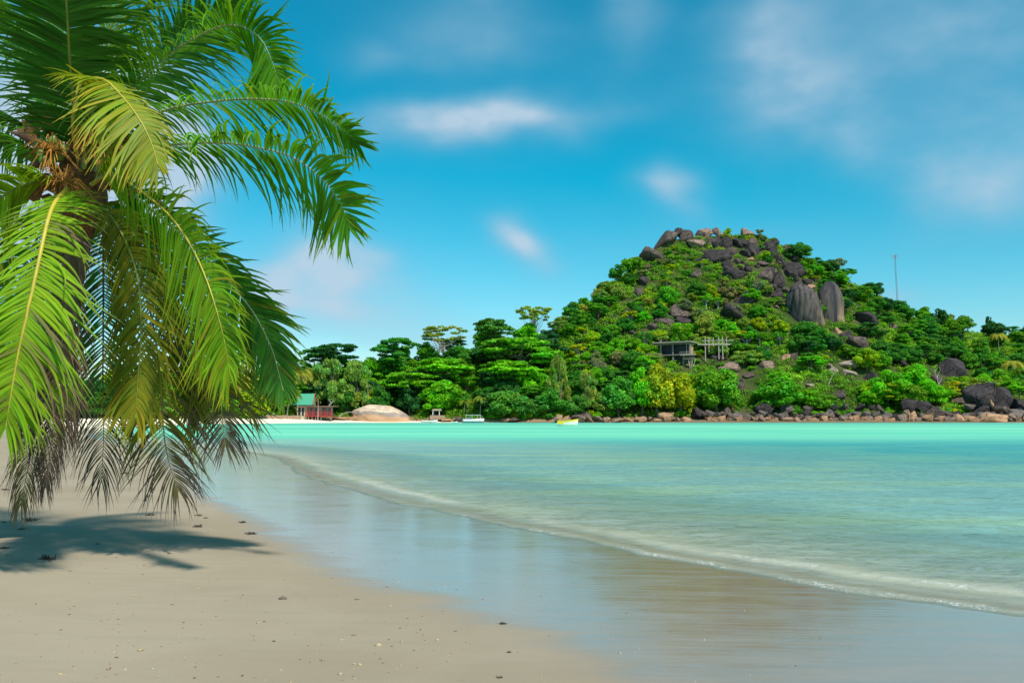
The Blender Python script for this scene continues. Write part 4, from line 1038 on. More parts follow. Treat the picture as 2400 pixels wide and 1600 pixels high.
fr([(175, 450, 10.6), (125, 560, 10.2), (100, 720, 10.1), (105, 900, 10.1), (75, 1050, 10.1), (48, 1185, 10.1)], 0.85, (1, 0, 0), (1, 0.2, 0), 1.2, 2.2, 115, OL, BR, 0.75, M_RD, wd=0.030, fwd=(0.8, 1.5))
fr([(185, 450, 10.5), (165, 600, 10.1), (150, 760, 10.0), (135, 900, 10.0), (122, 1020, 10.0), (108, 1140, 10.0)], 0.80, (1, 0, 0), (1, 0.2, 0), 1.3, 2.2, 125, BR, DB, 0.95, M_RD, wd=0.028, fwd=(0.9, 1.5), label='brown withered frond hanging straight down')
fr([(200, 440, 10.9), (300, 520, 11.3), (400, 640, 11.5), (440, 760, 11.5), (465, 880, 11.5), (470, 960, 11.5)], 0.95, (1, -0.2, 0.3), (1, 0, 0), 0.7, 0.9, 76, GD, OL, 0.1, M_RG, wd=0.044)
fr([(200, 450, 10.6), (270, 520, 10.5), (320, 640, 10.4), (330, 780, 10.4), (322, 900, 10.4), (318, 980, 10.4)], 0.95, (1, -0.2, 0.2), (1, 0, 0), 0.8, 1.0, 70, OL, YL, 0.10, M_RG, wd=0.040)
# left side
fr([(165, 440, 10.4), (100, 425, 10.2), (30, 445, 10.0), (-60, 520, 9.8), (-150, 640, 9.7), (-210, 780, 9.7)], 1.05, (0.3, -0.9, 0.3), (-0.6, -0.6, 0.3), 1.1, 0.7, 100, GL, YL, 0.05, M_RG)
fr([(160, 420, 10.6), (95, 360, 10.6), (0, 325, 10.6), (-110, 340, 10.6), (-230, 430, 10.6)], 0.95, (-0.1, -1, 0.1), (-0.6, -0.5, 0.6), 1.3, 0.5, 90, G, GL, 0.05, M_RG)
fr([(165, 400, 10.7), (110, 330, 10.8), (60, 298, 10.8), (0, 268, 10.8), (-120, 240, 10.8), (-260, 280, 10.8)], 0.95, (-0.1, -1, 0.1), (-0.6, -0.5, 0.6), 0.9, 0.4, 80, GD, GL, 0.05, M_RG)
fr([(170, 450, 10.9), (110, 520, 11.3), (50, 640, 11.6), (20, 790, 11.7), (10, 940, 11.7)], 1.0, (1, 0.3, 0.2), (1, 0, 0), 0.7, 0.9, 90, GD, OL, 0.1, M_RG)
# top
fr([(185, 400, 10.5), (178, 280, 10.1), (165, 153, 9.7), (158, 40, 9.3), (150, -90, 9.0), (150, -220, 8.8)], 1.25, (1, 0, 0.05), (1, 0, 0.0), 0.28, 0.3, 120, GD, GL, 0.0, M_RG, wd=0.052, fwd=(0.15, 0.6), rr=0.030)
fr([(170, 400, 10.6), (105, 230, 10.4), (40, 80, 10.2), (-40, -40, 10.0), (-160, -120, 9.9)], 1.15, (0.7, -0.7, 0.3), (-0.5, -0.6, 0.6), 0.8, 0.5, 95, G, GL, 0.05, M_RG)
fr([(200, 390, 10.6), (240, 250, 10.5), (290, 110, 10.4), (370, -20, 10.3), (480, -110, 10.2), (600, -140, 10.1)], 1.15, (0.4, -0.9, 0.2), (0.8, -0.5, 0.3), 0.8, 0.5, 110, GD, GL, 0.05, M_RG, wd=0.046)
fr([(195, 395, 10.2), (225, 230, 9.9), (262, 60, 9.7), (320, -80, 9.6), (400, -180, 9.5)], 1.0, (0.8, -0.5, 0.2), (0.8, -0.5, 0.2), 1.6, 1.0, 95, GL, GY, 0.05, M_RG, wd=0.032)
fr([(180, 395, 10.8), (140, 240, 11.0), (120, 90, 11.0), (60, -40, 11.0), (-30, -140, 11.0)], 1.15, (0.8, 0.4, 0.2), (0.8, 0.4, 0.2), 0.6, 0.5, 90, GD, G, 0.05, M_RG)
fr([(205, 400, 10.9), (290, 270, 11.2), (380, 160, 11.4), (460, 60, 11.4), (560, 0, 11.4)], 1.05, (0.3, 0.8, -0.2), (0.6, 0.4, 0.3), 0.8, 0.5, 95, GD, GL, 0.05, M_RG)
# yellow frond arching over the crown toward the camera
fr([(190, 400, 10.3), (170, 300, 9.9), (188, 200, 9.5), (240, 185, 9.2), (291, 232, 9.0), (330, 285, 8.9), (356, 338, 8.9), (370, 385, 8.9)], 0.92, (-1.0, -0.35, 0.25), (-0.9, -0.4, -0.2), 0.75, 0.6, 85, GO, YL, 0.05, M_RY, wd=0.042, start=0.30, fwd=(-0.1, 0.8), trim=(0.45, 1.0), label='yellowing frond arching over the crown')
# trunk, crown shaft, coconuts
tp = [(-140, 1180, 11.6), (-60, 1050, 11.55), (40, 900, 11.4), (130, 760, 11.2), (180, 620, 11.0), (195, 500, 10.75), (192, 430, 10.6)]
tpw = smoothpts([at(*q) for q in tp], 60); tpw[0][2] = 0.2
m = MB(); rad = [0.16 - 0.05 * q + (0.06 if q < 0.04 else 0) + (0.012 if i % 2 else 0) for i, q in enumerate(np.linspace(0, 1, 60))]
m.tube([tuple(p) for p in tpw], rad, 14)
tk = m.build('trunk', simple('palm_trunk', (0.26, 0.22, 0.18), 0.9, 0.25, 9, bump=0.6), None, True); parentk(tk, palm)
M_FIB = simple('palm_fibre', (0.40, 0.19, 0.065), 0.95, 0.3, 9, bump=1.0); M_FIBD = simple('dark_palm_fibre', (0.09, 0.05, 0.03), 0.95, 0.3, 9, bump=1.0)
r = np.random.default_rng(5)
m = MB(); crown = [(192, 560, 10.9), (192, 500, 10.75), (190, 440, 10.6), (190, 390, 10.55), (192, 330, 10.5), (195, 290, 10.5)]
m.tube([tuple(p) for p in smoothpts([at(*q) for q in crown], 16)], [0.13, 0.17, 0.22, 0.27, 0.30, 0.31, 0.30, 0.29, 0.27, 0.25, 0.23, 0.21, 0.18, 0.15, 0.12, 0.08], 14)
for i in range(70):      # torn fibre cloths and leaf bases
    a = r.uniform(60, 330); b = r.uniform(290, 480); y0 = 10.5 + r.uniform(-0.35, 0.3)
    a = 190 + (a - 195) * 0.75
    p = at(a, b, y0); q = at(a + (a - 190) * 0.5 + r.uniform(-14, 14), b - r.uniform(15, 50), y0 + r.uniform(-0.1, 0.1))
    L = np.array(q) - np.array(p); S = np.cross(L, [0.1, 1, 0.1]); S = S / np.linalg.norm(S) * r.uniform(0.03, 0.07)
    b0 = len(m.v); md = (np.array(p) + q) / 2 + np.array([0, -0.04, 0.02])
    m.v += [tuple(p - S), tuple(p + S), tuple(md + S * 1.2), tuple(q + S * 0.2), tuple(q - S * 0.2), tuple(md - S * 1.2)]; m.f += [(b0, b0 + 1, b0 + 2, b0 + 5), (b0 + 5, b0 + 2, b0 + 3, b0 + 4)]
o = m.build('leaf_sheath', M_FIB, None); parentk(o, palm)
m = MB()
for i in range(260):     # dead flower stalks: thin drooping threads
    cx, cy = [(150, 425), (235, 330), (120, 350), (225, 300), (255, 345)][i % 5]
    a = r.uniform(0, 6.28); L = r.uniform(20, 78); p0 = np.array(at(cx, cy, 10.05)); p1 = at(cx + math.cos(a) * L * 0.6, cy - math.sin(a) * L * 0.5 - 5, 10.1 + r.uniform(-0.15, 0.1)); p2 = at(cx + math.cos(a) * L, cy - math.sin(a) * L * 0.7 + 14 + r.uniform(0, 12), 10.1 + r.uniform(-0.2, 0.1))
    m.tube([tuple(p0), tuple(p1), tuple(p2)], [0.009, 0.007, 0.005], 4)
o = m.build('dead_flower_stalks', simple('rust_stalks', (0.55, 0.25, 0.035), 0.8, 0.2, 9), None); parentk(o, palm)
M_COCO = simple('green_coconut', (0.13, 0.22, 0.02), 0.4, 0.15, 6, c2=(0.20, 0.27, 0.05))
for (a, b, rz) in [(125, 332, .3), (135, 346, -.2), (120, 349, .1), (147, 352, .5), (98, 362, .1), (104, 376, -.3), (120, 377, .2), (90, 344, 0), (96, 336, .4), (140, 366, .6)]:
    v = ICO3[0] * np.array([0.062, 0.062, 0.085]); v[:, :2] *= (1 - 0.25 * np.clip(v[:, 2:3] / 0.085, 0, 1))
    o = mesh('coconut', v, ICO3[1], M_COCO, smooth=True); o.location = at(a, b, 10.12 + 0.05 * math.sin(a)); o.rotation_euler = (0.3, rz, 0)
    bpy.context.view_layer.update(); w_ = Vector(o.location); o.parent = palm; o.location = w_ - Vector(palm.location)
M_SPA = simple('dry_spathe', (0.26, 0.13, 0.08), 0.7, 0.2, 6)
for (a0, b0_, a1, b1) in [(85, 340, 20, 308), (110, 385, 50, 402), (300, 360, 362, 288), (150, 420, 60, 470), (350, 470, 405, 500), (185, 300, 150, 275)]:
    m = MB(); P3 = smoothpts([at(a0, b0_, 10.4), at((a0 + a1) / 2, (b0_ + b1) / 2 - 6, 10.3), at(a1, b1, 10.3)], 8)
    m.tube([tuple(p) for p in P3], [0.012, 0.03, 0.042, 0.045, 0.04, 0.03, 0.016, 0.003], 6)
    o = m.build('spathe', M_SPA, None, True); parentk(o, palm)

# far palms (coarser)
def far_palm(seed, H, colr, dens=22):
    root = empty('palm_tree', (0, 0, -500)); r = np.random.default_rng(seed); Vs = []; Fs = []; Cs_ = []; m2 = MB(); nb = 0
    for i in range(13):
        a = i / 13 * 6.28 + r.uniform(-.2, .2); up = r.uniform(-0.2, 1.1); L = r.uniform(2.7, 3.4); dx, dy = math.cos(a), math.sin(a)
        pts = [(0, 0, H), (dx * L * .35, dy * L * .35, H + L * .28 * up + .3), (dx * L * .72, dy * L * .72, H + L * .22 * up - .1), (dx * L, dy * L, H - L * (.55 - .4 * up))]
        V, Fq, Cc, mm = frond_mesh(pts, 0.95, (-dy, dx, 0), (-dy, dx, 0), 1.0, 0.9, dens, seed * 20 + i, colr, YL, 0.05, wd=0.13, seg=3, rr=0.04)
        Vs.append(V); Fs.append(Fq + nb); Cs_.append(Cc); nb += len(V); m2.add(mm.v, mm.f)
    cr = mesh('crown', np.vstack(Vs), np.vstack(Fs), M_FROND, root, col=np.vstack(Cs_))
    m = MB(); m.tube([tuple(p) for p in smoothpts([(0.9, 0, -0.5), (0.6, 0.1, H * .4), (0, 0, H)], 10)], list(np.linspace(0.17, 0.11, 10)), 8); tr = m.build('trunk', M_GREYBARK, root, True)
    rb = m2.build('frond_ribs', M_RY, root)
    return root, [cr, tr, rb]
FPY = far_palm(3, 6.5, (0.42, 0.40, 0.03)); FPG = far_palm(4, 6.5, (0.16, 0.30, 0.02))
def put_palm(src, px, top, basey, Y, rz, label, group=None, first=[]):
    if src[0].name not in first: root = src[0]; first.append(src[0].name)
    else:
        root = src[0].copy(); COL.objects.link(root)
        for c in src[1]:
            q = c.copy(); COL.objects.link(q); q.parent = root
    X = (px - 1200) / F * Y; z0 = max(hz(X, Y), 0.8) if basey is None else at(px, basey, Y)[2]
    T = at(px, top, Y)[2]; s = (T - z0) / 8.0
    root.location = (X, Y, z0 - 0.2); root.scale = (s, s, s); root.rotation_euler = (0, 0, rz); tag(root, label, 'palm tree', group)
gp_ = 'yellowing coconut palms between pavilion and beach shelter'
put_palm(FPY, 560, 880, 976, 350, 0.3, 'yellowish palm behind the teal-roofed beach shelter', gp_)
put_palm(FPY, 600, 860, 976, 356, 1.5, 'yellowish palm over the end of the teal-roofed shelter', gp_)
put_palm(FPY, 665, 888, 975, 372, 2.2, 'yellowish palm with its trunk at the stone wall, left of three near the pavilion', gp_)
put_palm(FPY, 682, 905, 975, 370, 3.1, 'low yellowish palm leaning beside the green-roofed pavilion', gp_)
put_palm(FPY, 706, 852, 968, 392, 4.2, 'tall yellowish palm just behind the green roof', gp_)
put_palm(FPG, 545, 850, 972, 368, 5.0, 'green palm in the gap between the hanging fronds', gp_)
put_palm(FPG, 1128, 925, 984, 391, 2.0, 'yellow-green palm leaning over the shore behind the canopied boat')
put_palm(FPG, 1090, 932, 984, 396, 4.0, 'small green palm left of the one over the canopied boat')
put_palm(FPY, 2345, 776, None, 505, 1.0, 'small yellow palm alone in the dark forest at the far right')
put_palm(FPY, 2130, 752, None, 500, 2.0, 'tiny yellow palm in the forest below the radio mast')
put_palm(FPY, 2375, 838, None, 440, 2.4, 'small yellowish palm near the right edge half way up the slope')

# ------------------------------------------------------------------ buildings
M_CONC = simple('bare_concrete', (0.27, 0.235, 0.20), 0.9, 0.15, 0.8); M_PALE = simple('pale_render', (0.48, 0.41, 0.33), 0.85, 0.1, 0.8)
M_BRICK = simple('orange_blockwork', (0.62, 0.33, 0.18), 0.9, 0.15, 1.5); M_DARK = simple('dark_opening', (0.025, 0.028, 0.032), 0.6, 0.1, 1.0)
M_RAIL = simple('weathered_rail', (0.42, 0.355, 0.29), 0.8, 0.1, 2)
def hp(px, py): return hit(px, py)
Yh = hit(1600, 860)[1] - 2
s = mpp(Yh); org = at(1617, 840, Yh)
villa = empty('hillside_villa', tuple(org), R(-30)); tag(villa, 'unfinished concrete villa with flat roof jutting from the green hillside', 'house')
def b(name, mt, x0, x1, y0, y1, z0, z1, par=villa): return bm_box(name, mt, par, x0, x1, y0, y1, z0, z1)
# local x<0 goes left and away, y goes right and away; z0 = 0 at photo y 840
zf = 2.3; zr = 8.3
b('roof', M_PALE, -19, 1.2, -1.6, 9.0, zr, zr + 0.45)
b('wall', M_CONC, -15.5, -0.6, 6.0, 6.4, -3.0, zr - 0.5)                 # back wall
b('wall', M_BRICK, -0.6, -0.3, 0.6, 6.4, zf + 0.3, zr - 0.9)             # right, sunlit block wall
b('beam', M_CONC, -16.5, -0.1, 0.2, 0.7, zr - 0.9, zr - 0.003)
b('floor_slab', M_CONC, -15.8, 0.0, 0.0, 6.6, zf - 0.4, zf + 0.1)
b('lower_wall', M_CONC, -9.5, -3.2, 4.6, 5.0, -4.6, zf - 0.4)
b('window', M_DARK, -15.3, -9.4, 3.2, 3.4, zf + 0.1, zr - 0.9)
b('window', M_DARK, -8.4, -2.0, 2.8, 3.0, zf + 0.1, zr - 0.9)
b('window', M_DARK, -8.4, -3.6, 2.4, 2.6, -3.6, zf - 0.45)
for x_ in (-15.7, -9.3, -0.55): b('column', M_CONC, x_, x_ + 0.75, 0.3, 1.0, zf + 0.1, zr - 0.9)
for x_ in (-9.3, -4.0): b('column', M_CONC, x_, x_ + 0.8, 0.4, 1.1, -4.8, zf - 0.4)
b('balcony', M_PALE, -4.6, 3.0, -1.9, 0.0, zf - 0.7, zf - 0.1)
m = MB(); m.box(-4.6, 3.0, -1.9, -1.8, zf + 0.95, zf + 1.1)
for i in range(9): xx = -4.6 + i * 0.93; m.box(xx, xx + 0.12, -1.9, -1.8, zf - 0.1, zf + 0.95)
m.box(2.9, 3.0, -1.9, 0.0, zf + 0.95, zf + 1.1); m.build('balcony_rail', M_RAIL, villa)
b('lower_balcony', M_PALE, -3.0, 2.6, -1.3, 0.3, -0.2, 0.0)
m = MB(); m.box(-3.0, 2.6, -1.3, -1.2, 1.0, 1.12)
for i in range(7): xx = -3.0 + i * 0.92; m.box(xx, xx + 0.1, -1.3, -1.2, 0.0, 1.0)
m.build('balcony_rail', M_RAIL, villa)
m = MB()
for (x0, z0, x1, z1) in [(-0.6, -0.2, 0.5, -6.0), (1.6, -0.2, 0.6, -6.0), (3.3, -0.2, 1.0, -6.0)]:
    m.tube([(x0, -0.8, z0), (x1, -0.8, z1)], 0.22, 6)
m.box(-1.2, 2.4, -0.95, -0.7, -3.4, -3.15)
m.build('support_strut', M_PALE, villa)
m = MB(); m.box(0.2, 0.45, 0.4, 0.6, zf + 0.1, zr); m.box(-1.7, -1.5, -0.1, 0.1, zf + 0.1, zr); m.build('post', M_RAIL, villa)
# free standing concrete frame
fo_ = at(1680, 838, Yh + 4); frame = empty('concrete_frame', tuple(fo_), R(-6)); tag(frame, 'bare frame of concrete posts and beams right of the hillside villa', 'frame')
sf = mpp(Yh + 4)
for (px, y1) in [(1654, 838), (1664, 815), (1674, 812), (1685, 832), (1694, 833), (1705, 814)]:
    x_ = (px - 1680) * sf; yy = 2.5 if y1 < 820 else 0
    bm_box('post', M_RAIL, frame, x_ - 0.22, x_ + 0.22, yy - 0.22, yy + 0.22, (838 - y1) * sf - 2.0, (838 - 789) * sf)
for (xa, xb, py, hh) in [(1646, 1719, 797.5, 0.16), (1636, 1712, 806.5, 0.30)]:
    bm_box('beam', M_RAIL, frame, (xa - 1680) * sf, (xb - 1680) * sf, -0.52, -0.24, (838 - py) * sf - hh, (838 - py) * sf + hh)
bm_box('beam', M_RAIL, frame, (1650 - 1680) * sf, (1712 - 1680) * sf, 2.74, 3.0, (838 - 806) * sf - .3, (838 - 806) * sf + .2)

# pavilion with green roof and red deck
Yp = 376; sp_ = mpp(Yp); po = at(745, 982, Yp)
pav = empty('beach_pavilion', tuple(po)); tag(pav, 'small beach pavilion with a steep green roof and a red-railed deck', 'pavilion')
def P_(px, py): return ((px - 745) * sp_, (982 - py) * sp_)
M_GREEN = simple('green_metal_roof', (0.06, 0.36, 0.22), 0.5, 0.05, 1.0); M_RED = simple('red_paint', (0.55, 0.05, 0.035), 0.6, 0.15, 2.0); M_BROWN = simple('brown_roof_edge', (0.30, 0.16, 0.12), 0.8, 0.1, 2.0)
M_CREAM = simple('cream_wall', (0.62, 0.55, 0.40), 0.85, 0.08, 1.0)
xl, _ = P_(690, 0); xr, zt = P_(735, 922); _, ze = P_(0, 949)
prof = [(0.0, zt), (1.0, zt - 1.8), (1.9, zt - 3.4), (3.2, ze)]
m = MB()
for sgn in (-1, 1):
    b0 = len(m.v)
    for (yy, zz_) in prof:
        k = (zt - zz_) / (zt - ze)
        m.v += [(xl - 1.0, 3.2 + sgn * yy, zz_), (xr - 0.3 - 0.9 * k ** 2 * 0 + (0.0 if k < .1 else -0.6 * k), 3.2 + sgn * yy, zz_)]
    for i in range(3): m.f.append((b0 + 2 * i, b0 + 2 * i + 1, b0 + 2 * i + 3, b0 + 2 * i + 2))
m.build('roof', M_GREEN, pav)
m = MB(); b0 = 0
gv = [(xr - 0.55, 3.2 - yy, zz_ - 0.1) for yy, zz_ in prof] + [(xr - 0.55, 3.2 + yy, zz_ - 0.1) for yy, zz_ in reversed(prof[1:])]
m.add(gv, [tuple(range(len(gv)))]); m.build('gable', simple('pale_green_board', (0.22, 0.36, 0.20), 0.8, 0.1, 2), pav)
m = MB()
for sgn in (-1, 1): m.tube([(xr - 0.35 + (0.9 * (zt - zz_) / (zt - ze) if sgn > 0 else -0.3 * (zt - zz_) / (zt - ze)), 3.2 + sgn * yy, zz_ + 0.05) for yy, zz_ in prof], 0.14, 5)
m.build('bargeboard', M_RED, pav)
x0, z0 = P_(700, 952); x1, _ = P_(786, 952)
bm_box('deck_roof', M_BROWN, pav, x0, x1, -0.6, 6.5, z0 - 0.18, z0 + 0.14)
dx0, dzt = P_(716, 965); dx1, dzb = P_(777, 975)
bm_box('deck', M_RED, pav, dx0, dx1, 0, 6, dzb - 0.25, dzb)
m = MB(); m.box(dx0, dx1, 0.0, 0.1, dzt, dzt + 0.12); m.box(dx0, dx1, 0.0, 0.1, dzb + 0.15, dzb + 0.25); m.box(dx1 - .1, dx1, 0.1, 6, dzt, dzt + 0.12)
for i in range(26): xx = dx0 + (dx1 - dx0) * i / 25; m.box(xx - 0.07, xx + 0.07, 0.02, 0.12, dzb, dzt)
m.build('deck_railing', M_RED, pav)
for i in range(5): xx = dx0 + 0.2 + (dx1 - dx0 - .4) * i / 4; bm_box('post', M_RED, pav, xx - .1, xx + .1, 0.14, 0.34, dzb, z0 - 0.18)
for px in (723, 731, 739, 752, 775): xx, _ = P_(px, 0); bm_box('stilt', M_PALE, pav, xx - .13, xx + .13, 0.3, 0.6, -0.4, dzb - 0.25)
wx0, _ = P_(695, 0); wx1, _ = P_(718, 0)
bm_box('wall', M_CREAM, pav, wx0, wx1, 1.0, 5.5, 0.3, z0 - 0.18); bm_box('wall', M_CREAM, pav, dx0 + .4, dx1 - .6, 4.6, 4.9, dzb, z0 - 0.18)
for a_, b_2 in ((697, 703), (706, 711)): q0, _ = P_(a_, 0); q1, _ = P_(b_2, 0); bm_box('window', M_DARK, pav, q0, q1, 0.94, 1.0, 1.4, z0 - 0.6)
M_BLUEG = simple('blue_grey_glass', (0.12, 0.18, 0.26), 0.3, 0.1, 2)
for a_, b_2 in ((722, 728), (732, 741), (750, 760), (763, 770)): q0, _ = P_(a_, 0); q1, _ = P_(b_2, 0); bm_box('window', M_BLUEG, pav, q0, q1, 4.5, 4.6, dzb + .3, z0 - 0.6)
# pole in front of the pavilion
def pole(px, top, bot, Y, rad, label, cross=None, mt=M_PALE, name='utility_pole'):
    o = at(px, bot, Y); T = at(px, top, Y); root = empty(name, tuple(o)); tag(root, label, 'pole')
    m = MB(); m.tube([(0, 0, -0.5), (0, 0, T[2] - o[2])], [rad, rad * 0.7], 8); m.build('shaft', mt, root, True)
    h = T[2] - o[2]
    if cross: m = MB(); m.box(-cross, cross * .4, -0.08, 0.08, h - 0.5, h - 0.32); m.box(-cross, -cross + .15, -0.1, 0.1, h - .32, h - .1); m.build('cross_arm', mt, root)
    return root
pole(745, 933, 982, 372, 0.17, 'pale pole standing in front of the red deck', name='beach_pole')
pole(862, 903, 945, 393, 0.16, 'grey utility pole with a short arm above the whaleback boulder', 0.9)
pole(889, 903, 925, 396, 0.14, 'small pale lamp pole in the trees right of the utility pole', 0.5)

# stone wall, teal-roofed shelter
m, t, out = mat_new('rubble_stone')
oc = t.node('ShaderNodeTexCoord').outputs['Object']
vo = t.node('ShaderNodeTexVoronoi', inp={'Vector': t.mapping(oc, (1.3, 1.3, 2.0)), 'Scale': 1.0}); ve = t.node('ShaderNodeTexVoronoi', feature='DISTANCE_TO_EDGE', inp={'Vector': t.mapping(oc, (1.3, 1.3, 2.0)), 'Scale': 1.0})
c = t.mix(t.noise(vo.outputs['Color'], 3.0, 1), (0.30, 0.16, 0.09), (0.62, 0.42, 0.27)); c = t.mix(t.ramp(ve.outputs[0], 0.0, 0.12, 1, 0), c, (0.12, 0.08, 0.06))
p = t.node('ShaderNodeBsdfPrincipled', inp={'Base Color': c, 'Roughness': 0.9}); t.l.new(p.outputs[0], out.inputs[0]); M_RUB = m
m = MB()
wp = [at(430, 984, 322), at(500, 983, 338), at(584, 982.5, 352), at(640, 982, 362), at(704, 982, 372)]
for i in range(len(wp) - 1):
    a_, b_2 = wp[i], wp[i + 1]; zt_ = at(0, 971.5 if i < 2 else 973, a_[1])[2]; zt2 = at(0, 971.5 if i < 1 else 973, b_2[1])[2]
    for k in range(6):
        q0, q1 = a_ + (b_2 - a_) * k / 6, a_ + (b_2 - a_) * (k + 1) / 6; h = zt_ + (zt2 - zt_) * k / 6 + random.uniform(-.12, .12)
        m.add([(q0[0], q0[1], 0), (q1[0], q1[1], 0), (q1[0], q1[1] + .9, 0), (q0[0], q0[1] + .9, 0), (q0[0], q0[1] + .2, h), (q1[0], q1[1] + .2, h), (q1[0], q1[1] + .9, h), (q0[0], q0[1] + .9, h)],
              [(0, 1, 5, 4), (1, 2, 6, 5), (2, 3, 7, 6), (3, 0, 4, 7), (4, 5, 6, 7)])
tag(m.build('stone_wall', M_RUB), 'low brown rubble stone wall along the far left beach', 'wall')
Ys = 348; ss = mpp(Ys); so_ = at(505, 972, Ys); sh = empty('beach_shelter', tuple(so_), R(4)); tag(sh, 'long open beach shelter with a thin teal roof behind the hanging fronds', 'shelter')
M_TEAL = simple('teal_roof', (0.10, 0.48, 0.44), 0.5, 0.05, 1.0)
Wl, Wr = (425 - 505) * ss, (584 - 505) * ss
m = MB(); m.box(Wl, Wr, -1.0, 7.0, (972 - 950.5) * ss, (972 - 947) * ss); m.build('roof', M_TEAL, sh)
bm_box('floor', M_CONC, sh, Wl, Wr, 0, 7, -0.6, 0.0); bm_box('wall', M_CREAM, sh, Wl + .3, Wr - 4, 6.2, 6.5, 0.0, (972 - 951) * ss - 0.1)
bm_box('end_wall', simple('dark_teal_panel', (0.04, 0.12, 0.13), 0.7, 0.1, 2), sh, Wr - 1.4, Wr - .3, 0.2, 4, -0.3, (972 - 951) * ss)
for i in range(8): xx = Wl + .4 + (Wr - Wl - 2.2) * i / 7; bm_box('post', M_PALE, sh, xx - .09, xx + .09, 0.1, 0.28, 0, (972 - 951) * ss)
m = MB(); m.box(Wl, Wr - 1.6, 0.0, 0.08, 0.9, 1.02)
for i in range(50): xx = Wl + (Wr - Wl - 1.8) * i / 49; m.box(xx - .06, xx + .06, 0.0, 0.08, 0.0, 0.9)
m.build('railing', simple('faded_red_paint', (0.45, 0.10, 0.09), 0.7, 0.15, 2), sh)
# coral coloured hut at the left edge and red boats pulled up
o = at(22, 992, 250); hut = empty('beach_hut', tuple(o)); tag(hut, 'low coral-orange hut with a small blue roof glimpsed behind the leftmost fronds', 'hut')
sh_ = mpp(250); bm_box('wall', simple('coral_paint', (0.75, 0.20, 0.11), 0.7, 0.1, 2), hut, -5, 2.6, 0, 3, -0.8, 18 * sh_ * 0.9)
bm_box('roof', simple('sky_blue_roof', (0.20, 0.50, 0.60), 0.6, 0.1, 2), hut, -5.4, 3.0, -0.4, 3.4, 18 * sh_ * 0.9, 18 * sh_ * 0.9 + 0.35)
bm_box('door', M_DARK, hut, -1.0, 0.0, -0.04, 0.0, -0.6, 1.4)

def hull(name, L, W, H, mats, par, sheer=0.25, nx=14):
    """open boat hull with bow at +x; returns mesh with inside"""
    m = MB(); rows = []
    for i in range(nx):
        u = i / (nx - 1); x_ = (u - 0.5) * L; wd_ = W / 2 * (1 - max(0, (u - 0.45) / 0.55) ** 2.2) * (0.86 + 0.14 * min(1, u * 4)); hh = H * (1 + sheer * max(0, u - 0.3) ** 1.5 * 2); kz = 0.0 + 0.25 * H * max(0, (u - 0.7) / 0.3) ** 2
        wd_ = max(wd_, 0.02); rows.append([(x_, -wd_, hh), (x_ * .98, -wd_ * .9, hh * .5 + kz * .5), (x_ * .96, -wd_ * .5, kz), (x_ * .96, wd_ * .5, kz), (x_ * .98, wd_ * .9, hh * .5 + kz * .5), (x_, wd_, hh), (x_ * .98, wd_ * .86, hh), (x_ * .95, wd_ * .6, kz + .12), (x_ * .95, -wd_ * .6, kz + .12), (x_ * .98, -wd_ * .86, hh)])
    k = 10
    for rw_ in rows: m.v += rw_
    for i in range(nx - 1):
        for j in range(k): m.f.append((i * k + j, (i + 1) * k + j, (i + 1) * k + (j + 1) % k, i * k + (j + 1) % k))
    m.f.append((0, 1, 2, 8, 9)); m.f.append((2, 3, 7, 8)); m.f.append((3, 4, 5, 6, 7))
    return m.build(name, mats, par, True)
M_WHITE = simple('white_gelcoat', (0.80, 0.80, 0.78), 0.35, 0.03, 1.0); M_YEL = simple('yellow_paint', (0.85, 0.62, 0.03), 0.4, 0.05, 1.0); M_MOTOR = simple('dark_outboard', (0.05, 0.05, 0.06), 0.4, 0.1, 2)
Yb = 200; sb = mpp(Yb); bo = onz(1331, 999.2); Yb = bo[1]; sb = mpp(Yb)
boat = empty('yellow_boat', (bo[0], bo[1], -0.12), R(-6)); tag(boat, 'small open boat, white hull and yellow gunwale, moored in the turquoise bay', 'boat')
L_ = 48 * sb
def strip(name, mt, L, W, z0, z1, par, x0=-0.5, x1=0.5, grow=1.03, H=0.9):
    m = MB(); n_ = 12; 
    for sg in (-1, 1):
        b0 = len(m.v)
        for i in range(n_):
            u = 0.5 + x0 + (x1 - x0) * i / (n_ - 1); x_ = (u - 0.5) * L * 1.005; wd_ = max(0.02, W / 2 * (1 - max(0, (u - 0.45) / 0.55) ** 2.2) * (0.86 + 0.14 * min(1, u * 4))) * grow; k = (1 + 0.25 * max(0, u - 0.3) ** 1.5 * 2)
            m.v += [(x_, sg * wd_ * 0.97, z0 * k), (x_, sg * wd_ * 1.02, z1 * k), (x_, sg * wd_ * 0.82, z1 * k + .01)]
        for i in range(n_ - 1):
            a = b0 + 3 * i; m.f += [(a, a + 3, a + 4, a + 1), (a + 1, a + 4, a + 5, a + 2)]
    return m.build(name, mt, par)
hull('hull', L_, 1.75, 1.45, M_WHITE, boat); strip('gunwale', M_YEL, L_, 1.75, 1.12, 1.49, boat)
m = MB(); m.box(-L_ / 2 - 0.02, -L_ / 2 + L_ * 0.32, -0.915, -0.885, 0.75, 1.12); m.build('side_panel', M_YEL, boat)
for xx in (-1.3, 0.0, 1.1): bm_box('seat', M_YEL, boat, xx, xx + 0.3, -0.68, 0.68, 0.62, 0.68)
bm_box('foredeck', M_YEL, boat, L_ * 0.30, L_ * 0.40, -0.35, 0.35, 1.02, 1.06)
